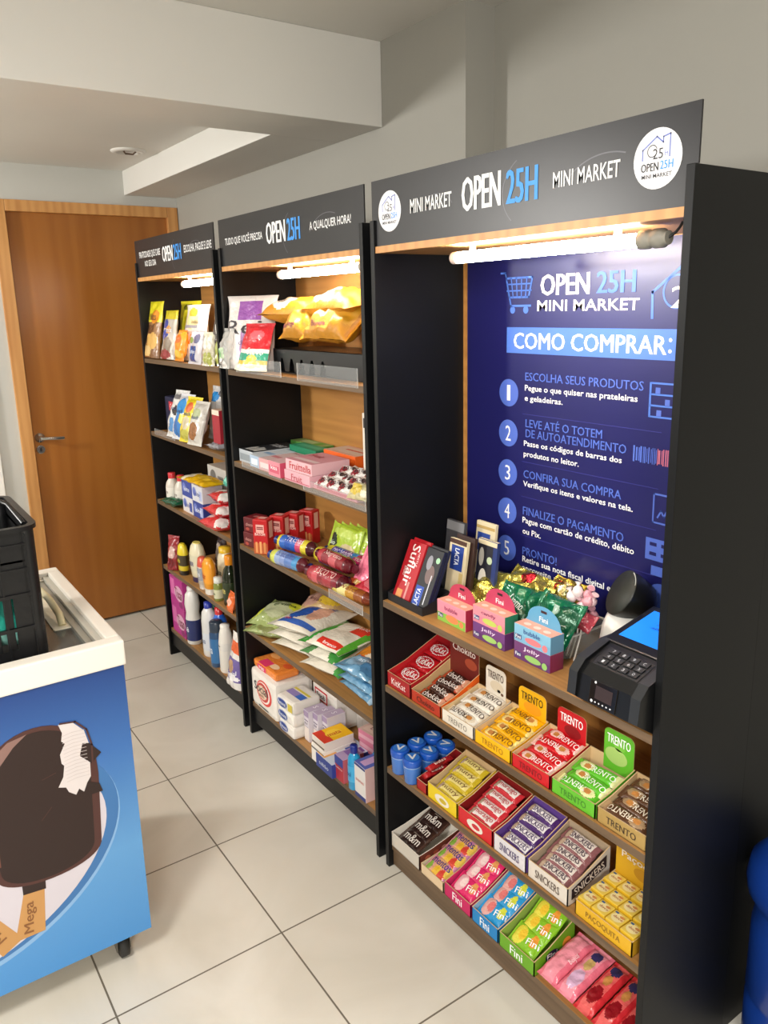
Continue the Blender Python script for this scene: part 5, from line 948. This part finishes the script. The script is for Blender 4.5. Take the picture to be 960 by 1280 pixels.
for k in range(3): softpack('napkin_pack', ('lowest white napkin pack with blue oval in stack', 'middle white napkin pack with blue oval in stack', 'top white napkin pack with blue and purple wrap')[k], 'napkin pack', 2.345, 1.146, Z + 0.047 * k, 0.115, 0.115, 0.0465, WP_, [('f', 'e', -0.02, 0.023, 0.062, 0.03, '#25408f'), ('f', 'o', -0.02, 0.023, 0.068, 0.036, '#7f93c4', 0.92)] + ([('t', 'r', 0, 0.05, 0.1, 0.03, '#8d7fb8'), ('t', 'r', 0.03, 0.05, 0.04, 0.03, '#3a6ac0'), ('t', 'r', 0, 0.075, 0.1, 0.01, '#d0c04a'), ('f', 'r', 0.035, 0.023, 0.03, 0.03, '#c9b84a')] if k == 2 else []), [('f', 'Personal', -0.02, 0.023, 0.05, 0.014, '#e6ebf3')], rz=0.03 * k, bev=0.012)
for k in range(3): box('lilac_box', ('left of three lilac and white medicine boxes', 'middle of three lilac and white medicine boxes', 'right of three lilac and white medicine boxes')[k], 'box', 2.262 - 0.037 * k, 1.185 + 0.016 * k, Z, 0.035, 0.075, 0.118, {'*': '#d2cbd3', 'top': '#b3a3bb'}, [('t', 'S', 0, 0.04, 0.012, 0.02, '#efe9f0'), ('f', 'dor', 0, 0.07, 0.022, 0.01, '#4a3a58')], [('f', 'r', 0, 0.105, 0.0345, 0.022, '#9c88a8'), ('f', 'r', 0, 0.08, 0.026, 0.004, '#6a5a78'), ('f', 'r', 0, 0.055, 0.026, 0.003, '#8a7a98'), ('f', 'r', 0, 0.03, 0.0345, 0.05, '#e3d8d2')], group='lilac and white boxes')
box('white_carton', 'plain white carton under the yellow and red box', 'box', 2.11, 1.142, Z, 0.085, 0.125, 0.062, {'*': '#e9e4de', 'top': '#efeae4'}, [], [('f', 'r', 0, 0.05, 0.084, 0.006, '#4a4a4a')])
box('yellow_box', 'yellow box with red end lying on white carton', 'box', 2.11, 1.146, Z + 0.0624, 0.083, 0.115, 0.032, {'*': '#e6ddd4', 'top': '#efb81a', 'front': '#dfd6cd'}, [('t', 'mata', 0.005, 0.06, 0.05, 0.018, '#c23a1a', PI / 2)], [('t', 'r', 0, 0.018, 0.083, 0.036, '#d8402c'), ('t', 'e', 0.0, 0.06, 0.05, 0.06, '#f3c93a'), ('f', 'r', 0, 0.008, 0.08, 0.006, '#5a4a3a')])
box('blue_box', 'blue and white box with orange corner at bottom shelf front', 'box', 2.058, 1.135, Z, 0.105, 0.15, 0.05, {'*': '#2b3f92', 'top': '#c3cfe2'}, [('f', 'sabão', 0.0, 0.025, 0.06, 0.014, '#dfe6f3')], [('t', 'r', -0.025, 0.03, 0.05, 0.055, '#e8a85a'), ('t', 'r', 0.02, 0.09, 0.06, 0.07, '#3f5ab0'), ('t', 'e', -0.01, 0.07, 0.06, 0.035, '#e9eef5'), ('t', 'r', 0.03, 0.12, 0.03, 0.03, '#7a4a9a')])
box('red_box', 'small red box with blue top between blue boxes', 'box', 1.985, 1.150, Z, 0.052, 0.08, 0.085, {'*': '#b5303c', 'top': '#b7a0c8', 'right': '#c2606a'}, [('f', 'kolynos', 0, 0.045, 0.04, 0.01, '#f0dada')], [('f', 'r', 0, 0.07, 0.0515, 0.03, '#2a3f96'), ('t', 'r', 0, 0.05, 0.04, 0.04, '#8a6ab0')])
def bluebot(label, y, x):
    bottle('blue_bottle', label, 'bottle', y, x, Z, [(0.019, 0), (0.0215, 0.004), (0.0215, 0.095), (0.019, 0.112), (0.011, 0.124), (0.010, 0.127)], mat('#2a9ad0', 0.15, coat=0.4), [(0.0125, 0.125), (0.0128, 0.148), (0.011, 0.151), (0, 0.1515)], PL('#1f2f86'), (0.03, 0.085, '#3fa6d8', 'álcool', '#1a4a8a'), group='blue bottles')
bluebot('front blue bottle with navy cap on bottom shelf', 1.925, 1.172); bluebot('rear blue bottle with navy cap behind white and pink box', 1.885, 1.235)
box('white_box', 'upright white box with pink side at right end of bottom shelf', 'box', 1.862, 1.152, Z, 0.062, 0.105, 0.118, {'*': '#e3e0df', 'right': '#d8b3b0', 'top': '#5a68b8'}, [('f', 'exames', 0, 0.062, 0.045, 0.008, '#c25a5a'), ('r', 'GOL', 0.05, 0.075, 0.03, 0.07, '#b84a4a')], [('f', 'r', 0, 0.008, 0.061, 0.014, '#24357f'), ('f', 'r', 0, 0.113, 0.061, 0.008, '#24357f'), ('t', 'r', 0, 0.05, 0.03, 0.08, '#c9a3cf')])
for k in range(3): box('pink_box', ('lowest pink soap box in stack behind red box', 'middle pink soap box in stack', 'top pink soap box in stack behind blue bottles')[k], 'box', 2.015 - 0.012 * k, 1.285 - 0.008 * k, Z + 0.0415 * k, 0.105, 0.07, 0.041, {'*': '#d9809c', 'top': '#d3b0a8'}, [('t', 'Lux', 0, 0.035, 0.04, 0.02, '#8a4a5a')], [('f', 'r', 0, 0.02, 0.1, 0.014, '#e8b0c0'), ('t', 'r', 0, 0.035, 0.08, 0.05, '#e0c4b8')], rz=0.05 * k, group='pink soap boxes')
box('red_soap_box', 'red box behind the second blue bottle', 'box', 1.915, 1.275, Z, 0.075, 0.08, 0.11, {'*': '#c83a44', 'top': '#d9c0bc'}, [], [('f', 'r', 0, 0.06, 0.06, 0.03, '#e3a8a8')])
softpack('paper_towel_pack', 'long white paper towel pack along back of bottom shelf', 'paper pack', 2.02, 1.365, Z, 0.42, 0.062, 0.135, WP_, [('f', 'r', 0.03, 0.09, 0.12, 0.008, '#a9d2c0'), ('f', 'r', -0.1, 0.06, 0.1, 0.05, '#f0ece6')], bev=0.02)

# ------------------------------------------------------------------ far rack, top shelf (z 1.435)
Z = 1.4354
YL = F('#d9cf1f'); BR = F('#8a6238')
fc = patch(bu((.16, F('#7a5230')), (.62, BR), (1.1, YL)), (.3, .35, .16, .3, F('#d2a65a')), (.12, .6, .1, .3, F('#d9b87a')), (.72, .35, .12, .25, F('#d98a1f')), (.5, .6, .08, .35, F('#6a4526')))
bag('nut_bag', 'yellow topped brown snack bag at left of far rack top shelf', 'snack bag', 3.475, 1.175, Z, 0.245, 0.172, 0.05, fc, [('Nuts', 0.0, 0.055, 0.07, 0.03, '#5a3a10')], up=True, lean=1.4, kind='stand', seed=1)
bag('snack_bag', 'clear snack bag with yellow top and blue patches', 'snack bag', 3.315, 1.185, Z, 0.205, 0.15, 0.045, patch(bu((.82, F('#b9b2a8')), (1.1, F('#cdbf2a'))), (.72, .75, .1, .25, F('#28409a')), (.5, .7, .1, .3, F('#2f4aa8')), (.6, .45, .08, .2, F('#e0a04a')), (.25, .4, .2, .3, F('#8d8072')), (.1, .5, .1, .4, F('#8a2a30'))), [('mix', 0.015, 0.02, 0.06, 0.02, '#e8e8f0')], up=True, lean=1.4, kind='stand', seed=2)
bag('yellow_bag', 'tall plain yellow bag standing behind on far top shelf', 'snack bag', 3.36, 1.29, Z, 0.245, 0.24, 0.04, patch(F('#ddd52a'), (.9, .6, .06, .2, F('#8a8a1a'))), up=True, lean=1.45, seed=3)
bag('orange_snack', 'small orange snack bag at middle front of far top shelf', 'snack bag', 3.145, 1.165, Z, 0.125, 0.10, 0.04, patch(F('#e88a1c'), (.2, .5, .15, .4, F('#f0b03a')), (.7, .5, .15, .3, F('#c9601a'))), up=True, lean=1.35, seed=4)
bag('white_bag', 'large white bag with orange square on far top shelf', 'snack bag', 3.10, 1.215, Z, 0.225, 0.25, 0.05, patch(F('#d8d0c6'), (.72, .6, .16, .3, F('#e0cf9a')), (.86, .62, .08, .2, F('#dfa83a')), (.38, .42, -.1, .17, F('#e07f24')), (.4, .82, -.09, .12, F('#b8962a')), (.6, .6, -.02, .3, F('#8d8d98'))), [('batata', 0.015, 0.045, 0.07, 0.018, '#6a5a3a')], up=True, lean=1.4, kind='stand', seed=5)
bag('blue_white_bag', 'white bag with navy square in front of large white bag', 'snack bag', 2.965, 1.158, Z, 0.13, 0.14, 0.03, patch(F('#c9c6cc'), (.3, .5, -.22, .24, F('#1f4790')), (.75, .3, .15, .2, F('#6a6a8a')), (.7, .7, .1, .15, F('#8a9a4a'))), [('chips', 0.0, -0.02, 0.05, 0.018, '#dfe6f2')], up=True, lean=1.38, seed=6)
for k in range(3): bag('slim_pouch', ('front slim white pouch at right end of far top shelf', 'second slim white pouch at right end of far top shelf', 'dark edged slim pouch behind the slim white pouches')[k], 'pouch', 2.845 - 0.03 * k, 1.155 + 0.03 * (k == 2), Z, 0.125 + 0.1 * (k == 2), 0.05 + 0.03 * (k == 2), 0.022, patch(F(('#c8c0ae', '#cfc9b2', '#4a423e')[k]), (.2, .5, .2, .3, F('#a8ac5a')), (.7, .5, .2, .3, F('#e0dcd2'))), up=True, lean=1.4, rz=0.4, seed=k + 7)

# ------------------------------------------------------------------ far rack, second shelf (z 1.105)
Z = 1.1054
box('navy_box', 'dark navy box with red label on far rack second shelf', 'box', 3.40, 1.19, Z, 0.15, 0.05, 0.165, {'*': '#141a3c'}, [('f', 'Camil', 0.02, 0.125, 0.06, 0.022, '#f0d8d8'), ('f', 'linha', 0.02, 0.09, 0.05, 0.012, '#c9cfe0')], [('f', 'r', 0.02, 0.125, 0.09, 0.04, '#c0323c'), ('f', 'e', 0.04, 0.04, 0.04, 0.035, '#8a3a5a')], bev=0.006)
for q in (('white_snack_bag', 'white snack bag with black swirl beside navy box', 3.27, 1.175, 0.205, 0.12, patch(F('#d6d6d4'), (.55, .4, .1, .25, F('#2a2a2c')), (.25, .55, .15, .2, F('#4a86c0')), (.85, .5, .06, .3, F('#77777a'))), 1), ('blue_snack_bag', 'white and blue snack bag on far second shelf', 3.19, 1.168, 0.195, 0.12, patch(F('#cfd2d8'), (.7, .5, .2, .3, F('#1f86cc')), (.3, .5, .25, .35, F('#2a72b8')), (.45, .3, .1, .2, F('#e0d04a'))), 2), ('yellow_snack_bag', 'yellow snack bag with red spots on far second shelf', 3.10, 1.165, 0.19, 0.12, patch(F('#e3cb2a'), (.75, .5, .12, .25, F('#d86a3a')), (.4, .5, .15, .25, F('#c9bfa0')), (.15, .5, .12, .4, F('#b5b04a'))), 3), ('clear_snack_bag', 'clear snack bag of brown pieces beside red box', 3.005, 1.16, 0.18, 0.11, patch(F('#c6c2ba'), (.3, .5, .2, .32, F('#8d5a2c')), (.7, .5, .12, .3, F('#a9b28a'))), 4)):
    bag(q[0], q[1], 'snack bag', q[2], q[3], Z, q[4], q[5], 0.05, q[6], [('snack', 0, 0.02, 0.05, 0.016, '#2a3a6a')], up=True, lean=1.25, rz=0.15, seed=q[7] + 30)
box('red_snack_box', 'dark red box at right end of far second shelf', 'box', 2.855, 1.17, Z + 0.03, 0.07, 0.05, 0.13, {'*': '#9c1c2c', 'top': '#d8b8a0'}, [], [('f', 'r', 0, 0.12, 0.068, 0.02, '#e3d2c0')])
bag('silver_bag', 'silver bag lying under red box at shelf front', 'snack bag', 2.865, 1.195, Z, 0.14, 0.1, 0.03, lambda u, v, t_: F('#8d9096'), seed=35)
bag('red_top_bag', 'red topped bag standing behind at right of far second shelf', 'snack bag', 2.93, 1.29, Z, 0.225, 0.13, 0.04, patch(F('#b5302c'), (.6, .5, .1, .3, F('#e6c03a')), (.8, .3, .1, .2, F('#5a1a1c'))), up=True, lean=1.4, seed=36)
bag('navy_top_bag', 'white bag with blue top behind other bags on far second shelf', 'snack bag', 3.12, 1.29, Z, 0.225, 0.15, 0.04, patch(F('#d2d2d2'), (.8, .6, .1, .3, F('#2a8ad0')), (.9, .2, .08, .2, F('#55555a'))), up=True, lean=1.4, seed=37)

# ------------------------------------------------------------------ far rack, third shelf (z 0.785)
Z = 0.7854
for k in range(2): bottle('vinegar_bottle', ('left white bottle with red cap on far third shelf', 'right white bottle with red cap on far third shelf')[k], 'bottle', 3.468 - 0.085 * k, 1.19 + 0.01 * k, Z, [(0.027, 0), (0.03, 0.004), (0.03, 0.075), (0.026, 0.092), (0.015, 0.108), (0.0145, 0.112)], mat('#cfc8bd', 0.3), [(0.0165, 0.11), (0.0168, 0.133), (0.015, 0.136), (0, 0.1365)], PL('#c9303a'), (0.025, 0.07, '#ded9d0', 'vinagre', '#6a5a58'), group='white bottles with red caps')
bag('green_pack', 'dark green flat pack lying in front of white bottles', 'pack', 3.375, 1.16, Z, 0.15, 0.07, 0.034, patch(F('#17513a'), (.5, .5, .2, .2, F('#3a7a5a')), (.15, .5, .1, .3, F('#7fae8a'))), rz=0.15, seed=41)
box('white_carton', 'white carton with grey print at back of far third shelf', 'box', 3.18, 1.29, Z, 0.2, 0.1, 0.19, {'*': '#c9c5be', 'top': '#d2c8bc'}, [], [('f', 'e', -0.04, 0.15, 0.06, 0.05, '#77736c'), ('f', 'r', 0.04, 0.14, 0.06, 0.03, '#8d8880')])
for k, (yy, zz, c, lb) in enumerate(((3.22, 0, '#d6d2d4', 'lower left blue and white box in far third shelf stack'), (3.10, 0, '#2d3f8e', 'lower right navy box in far third shelf stack'), (3.22, 0.0705, '#3a4a98', 'upper left blue box under the yellow pack'), (3.10, 0.0705, '#cfd0d8', 'upper right white and blue box under the yellow pack'))):
    box('powder_box', lb, 'box', yy, 1.165, Z + zz, 0.115, 0.09, 0.07, {'*': c, 'top': '#d8d6d8'}, [('f', 'leite', 0, 0.035, 0.06, 0.02, '#e9ecf5' if k in (1, 2) else '#2f3f8c')], [('f', 'e', -0.03, 0.04, 0.04, 0.04, '#6a7ac0'), ('f', 'r', 0.035, 0.03, 0.03, 0.04, '#a9b4d8' if k % 2 else '#3a4a98')])
bag('yellow_pack', 'flat yellow pack lying on the stacked boxes', 'pack', 3.12, 1.20, Z + 0.1415, 0.28, 0.12, 0.03, patch(F('#dcae1a'), (.2, .5, .12, .5, F('#e6dfc8')), (.6, .5, .2, .2, F('#efc83a'))), rz=0.05, seed=42)
for k in range(3): bag('red_sugar_bag', ('lowest red and white bag at right front of far third shelf', 'middle red and white bag in the far third shelf pile', 'top red and white bag in the far third shelf pile')[k], 'bag', 2.88 + 0.03 * k, 1.165 + 0.03 * k, Z + 0.044 * k, 0.18, 0.11, 0.05, patch(F('#c92f34'), (.3, .5, .15, .3, F('#e3d8d4')), (.8, .3, .15, .3, F('#e8dedb')), (.55, .7, .1, .2, F('#8a1c24'))), rz=0.1 - 0.1 * k, group='red and white bags', seed=k + 43)
bag('teal_pack', 'teal pack standing on top at right of far third shelf', 'pack', 2.93, 1.27, Z + 0.13, 0.17, 0.10, 0.05, patch(F('#4fc0ae'), (.5, .3, .3, .2, F('#8fd8c8'))), lean=0.9, seed=46)
box('red_carton', 'red carton under teal pack at back of far third shelf', 'box', 2.95, 1.27, Z, 0.16, 0.1, 0.13, {'*': '#b83a40', 'top': '#d9b0a8'}, [], [('f', 'r', 0, 0.07, 0.12, 0.03, '#e3cfc8')])
bag('yellow_back_pack', 'yellow pack behind the teal pack', 'pack', 3.03, 1.33, Z + 0.132, 0.14, 0.1, 0.04, lambda u, v, t_: F('#d9a81f'), lean=1.2, seed=47)

# ------------------------------------------------------------------ far rack, fourth shelf (z 0.465)
Z = 0.4654
bag('red_sauce_pouch', 'red sauce pouch standing at left of far fourth shelf', 'pouch', 3.455, 1.165, Z, 0.16, 0.07, 0.045, patch(F('#8a2028'), (.5, .5, .2, .3, F('#c9a8a0')), (.2, .5, .15, .3, F('#6a1218'))), up=True, lean=1.45, rz=0.5, kind='stand', seed=51)
bag('dark_sauce_pouch', 'dark pouch with pale label behind the mayonnaise bottle', 'pouch', 3.22, 1.30, Z, 0.20, 0.09, 0.04, patch(F('#33262a'), (.6, .5, .2, .3, F('#a89a90'))), up=True, lean=1.45, seed=52)
bag('red_white_pouch', 'red and white pouch behind yellow capped bottle', 'pouch', 3.06, 1.33, Z, 0.19, 0.08, 0.03, patch(F('#c23a34'), (.5, .5, .2, .3, F('#dcd2c8'))), up=True, lean=1.45, seed=53)
SQ = lambda r, h: [(r * 0.9, 0), (r, 0.006), (r, h * 0.35), (r * 0.9, h * 0.55), (r * 0.95, h * 0.75), (r * 0.6, h * 0.96), (r * 0.45, h)]
bottle('mustard_bottle', 'yellow mustard bottle with black base cap beside red pouch', 'bottle', 3.365, 1.175, Z, [(0.026, 0), (0.026, 0.02), (0.028, 0.022), (0.029, 0.1), (0.022, 0.135), (0.012, 0.145)], [PL('#22201e'), PL('#22201e')] + [PL('#d8c22a')] * 3, None, None, (0.045, 0.095, '#3a2f1c', 'mostarda', '#e8d44a'), sx=1.2, sy=0.8)
bottle('mayonnaise_bottle', 'cream mayonnaise bottle with dark base and yellow top', 'bottle', 3.235, 1.195, Z, [(0.034, 0), (0.034, 0.022), (0.036, 0.024), (0.043, 0.08), (0.043, 0.125), (0.034, 0.16), (0.022, 0.175), (0.02, 0.178)], [PL('#2a2450'), PL('#2a2450')] + [PL('#d9d2b4')] * 4 + [PL('#dccb6a')], None, None, (0.055, 0.125, '#cfc9ae', 'maionese', '#3a3a6a'), sx=1.15, sy=0.75)
bottle('mayonnaise_jar', 'second cream bottle with yellow cap further back', 'bottle', 3.09, 1.265, Z, [(0.036, 0), (0.04, 0.01), (0.043, 0.1), (0.036, 0.14), (0.024, 0.155)], PL('#e0d6b8'), [(0.026, 0.154), (0.026, 0.178), (0, 0.18)], PL('#e3b82a'), (0.04, 0.1, '#d6cca4', 'maionese', '#4a4a3a'), sx=1.15, sy=0.8)
bottle('ketchup_bottle', 'white and red sauce bottle beside orange one', 'bottle', 3.13, 1.175, Z, [(0.022, 0), (0.022, 0.02), (0.026, 0.022), (0.028, 0.1), (0.022, 0.135), (0.012, 0.142)], [PL('#d8d4cc'), PL('#d8d4cc')] + [PL('#c9c2b8')] + [PL('#c9503a')] * 2, None, None, (0.04, 0.095, '#8a8f9a', 'molho', '#e8e8ea'), sx=1.15, sy=0.8)
bottle('orange_sauce_bottle', 'orange sauce bottle with white base cap', 'bottle', 3.05, 1.172, Z, [(0.026, 0), (0.026, 0.024), (0.028, 0.026), (0.033, 0.1), (0.032, 0.13), (0.02, 0.152), (0.012, 0.156)], [PL('#dcd8d0'), PL('#dcd8d0')] + [PL('#e0961c')] * 3 + [PL('#e8a63a')], None, None, (0.05, 0.115, '#e89a2a', 'cheddar', '#b84a1a'), sx=1.2, sy=0.8)
bottle('soy_sauce_bottle', 'dark green oil bottle with orange cap at far fourth shelf right', 'bottle', 2.875, 1.19, Z, [(0.028, 0), (0.031, 0.005), (0.031, 0.12), (0.024, 0.15), (0.014, 0.165), (0.0135, 0.172)], mat('#1c2414', 0.1, coat=0.5), [(0.0165, 0.17), (0.017, 0.205), (0.014, 0.21), (0, 0.2105)], PL('#e08a1c'), (0.03, 0.1, '#26331c', 'azeite', '#c9b86a'))
bottle('spice_jar', 'small green spice jar with white lid on far fourth shelf', 'jar', 2.95, 1.168, Z, [(0.018, 0), (0.02, 0.003), (0.02, 0.07), (0.016, 0.078)], mat('#7a8440', 0.15, coat=0.4), [(0.0175, 0.077), (0.0175, 0.1), (0, 0.101)], PL('#cfd0c8'), (0.012, 0.05, '#c9c8a8', 'orégano', '#3a4a1a'))
bag('orange_sachet', 'small orange sachet at right front of far fourth shelf', 'sachet', 2.80, 1.16, Z, 0.08, 0.06, 0.025, patch(F('#d8642a'), (.5, .5, .2, .3, F('#e8b09a'))), up=True, lean=1.3, seed=55)
box('red_tomato_box', 'red and white carton behind the orange capped bottle', 'box', 2.95, 1.29, Z, 0.12, 0.06, 0.16, {'*': '#c9603a', 'top': '#e0a890'}, [], [('f', 'r', 0, 0.1, 0.08, 0.06, '#d9b8a8'), ('f', 'r', 0, 0.05, 0.1, 0.03, '#a8303a')])

# ------------------------------------------------------------------ far rack, bottom shelf (z 0.14)
Z = 0.1404
for k in range(2): box('soap_powder_box', ('lower magenta soap powder box with white letter', 'upper magenta soap powder box stacked at left end')[k], 'box', 3.455, 1.16, Z + 0.141 * k, 0.165, 0.07, 0.14, {'*': '#b02f86', 'left': '#8a2070', 'top': '#c9609c'}, [('f', 'Tixan', 0.03, 0.07, 0.09, 0.05, '#7a1f3a')], [('f', 'r', -0.045, 0.09, 0.05, 0.08, '#cf6aa8'), ('f', 'e', 0.03, 0.07, 0.11, 0.075, '#d9a8c4'), ('f', 'e', 0.05, 0.02, 0.05, 0.03, '#8a2a6a')], group='magenta soap powder boxes')
bottle('bleach_bottle', 'white curvy bottle with navy label on far bottom shelf', 'bottle', 3.325, 1.185, Z, [(0.036, 0), (0.04, 0.006), (0.04, 0.12), (0.034, 0.15), (0.04, 0.19), (0.034, 0.235), (0.018, 0.255)], PL('#dedcd8'), [(0.019, 0.252), (0.019, 0.272), (0, 0.274)], PL('#d2d0cc'), (0.02, 0.12, '#232f66', 'Ypê', '#dfe4f0'), sx=1.0, sy=0.85)
bottle('green_bottle', 'dark green bottle behind white jug on far bottom shelf', 'bottle', 3.215, 1.245, Z, [(0.034, 0), (0.037, 0.005), (0.037, 0.15), (0.026, 0.2), (0.018, 0.23)], PL('#2a5a48'), [(0.018, 0.229), (0.018, 0.25), (0, 0.252)], PL('#2a6a50'), (0.04, 0.12, '#b58a5a', 'pinho', '#2a4a2a'))
bottle('white_jug', 'white cleaner bottle with blue cap on far bottom shelf', 'bottle', 3.155, 1.195, Z, [(0.038, 0), (0.041, 0.006), (0.041, 0.16), (0.036, 0.2), (0.018, 0.222)], PL('#d9d8d6'), [(0.018, 0.22), (0.018, 0.247), (0, 0.249)], PL('#2438a0'), (0.03, 0.11, '#d2d6de', 'limpa', '#6a7a9a'), sx=1.0, sy=0.8)
bottle('blue_cleaner_bottle', 'bright blue bottle with red cap on far bottom shelf', 'bottle', 3.085, 1.215, Z, [(0.034, 0), (0.037, 0.006), (0.037, 0.15), (0.03, 0.185), (0.016, 0.21)], mat('#2a62c8', 0.2, coat=0.4), [(0.017, 0.208), (0.017, 0.238), (0, 0.24)], PL('#c22a30'), (0.04, 0.13, '#3a72d0', 'multiuso', '#e3eaf5'))
bottle('aerosol_can', 'dark blue aerosol can in front of bright blue bottle', 'can', 3.03, 1.175, Z, [(0.028, 0), (0.03, 0.004), (0.03, 0.15), (0.026, 0.16)], PL('#24466e'), [(0.0275, 0.158), (0.0275, 0.2), (0.024, 0.205), (0, 0.206)], PL('#2c3848'), (0.02, 0.13, '#2f6aa0', 'aroma', '#dfe6ee'))
bottle('softener_bottle', 'white bottle with black mark on far bottom shelf', 'bottle', 2.955, 1.185, Z, [(0.032, 0), (0.035, 0.006), (0.035, 0.13), (0.03, 0.17), (0.024, 0.19), (0.02, 0.2)], PL('#e0dcd4'), [(0.02, 0.198), (0.02, 0.21), (0, 0.212)], PL('#e3e0da'), (0.10, 0.135, '#d9d6d0', '2', '#2a2a2a'), sx=0.95, sy=0.85)
bottle('red_cap_bottle', 'white bottle with red cap behind white and purple pouch', 'bottle', 2.875, 1.255, Z, [(0.034, 0), (0.037, 0.006), (0.037, 0.17), (0.028, 0.205), (0.016, 0.22)], PL('#dcdad8'), [(0.018, 0.218), (0.018, 0.24), (0, 0.242)], PL('#c9303c'), (0.05, 0.13, '#c9c8d2', 'amaciante', '#6a5a9a'))
bottle('teal_bottle', 'teal topped bottle behind blue bottle on far bottom shelf', 'bottle', 3.01, 1.30, Z, [(0.034, 0), (0.036, 0.006), (0.036, 0.17), (0.026, 0.215), (0.016, 0.235)], PL('#2a7a80'), [(0.018, 0.233), (0.018, 0.255), (0, 0.257)], PL('#2a8a90'))
bag('pet_pouch', 'white pouch with orange top and purple front at far bottom shelf right', 'pouch', 2.80, 1.168, Z, 0.215, 0.125, 0.055, patch(bu((.12, F('#dcd8d4')), (.55, F('#6a5a9a')), (.66, F('#dcd8d4')), (.88, F('#d8581f')), (1.1, F('#e0dcd6'))), (.38, .6, .12, .25, F('#b9906a')), (.2, .4, .06, .35, F('#e9e6ea'))), [('Special', 0.0, -0.055, 0.08, 0.022, '#f0eef4', 0.3)], up=True, lean=1.42, kind='stand', seed=61)

# ------------------------------------------------------------------ seat every product inside its rack
bpy.context.view_layer.update()
RK = [(3.5788, 2.711, (1.435, 1.105, 0.785, 0.465, 0.14)), (2.6649, 1.75, (1.432, 1.10, 0.785, 0.455, 0.137)), (1.7146, 0.7983, (0.85, 0.595, 0.337, 0.075))]
FIXED = {'display_rack', 'tube_lamp', 'instruction_poster', 'acrylic_guard', 'filler_panel', 'blue_water_jug', 'payment_terminal', 'chest_freezer', 'plastic_crate', 'teal_bag', 'conduit', 'ceiling_lamp_mount', 'clear_pouch'}
for o in list(C.objects):
    if not o.get('category') or o.name.split('.')[0] in FIXED: continue
    P = [q.matrix_world @ v.co for q in [o] + list(o.children_recursive) if q.type == 'MESH' for v in q.data.vertices]
    lo = Vector(min(p[i] for p in P) for i in range(3)); hi = Vector(max(p[i] for p in P) for i in range(3))
    for yl, yr, zs in RK:
        if yr < (lo.y + hi.y) / 2 < yl:
            a, b = yr + 0.0172, yl - 0.0172
            if hi.y > b: o.location.y -= hi.y - b
            elif lo.y < a: o.location.y += a - lo.y
            bk = 1.4300 if zs[0] == 0.85 and lo.z > 0.84 else 1.4325
            if hi.x > bk: o.location.x -= hi.x - bk
            for z in zs:
                if -0.02 < lo.z - z < 0.004: o.location.z += z + 0.0003 - lo.z
            break
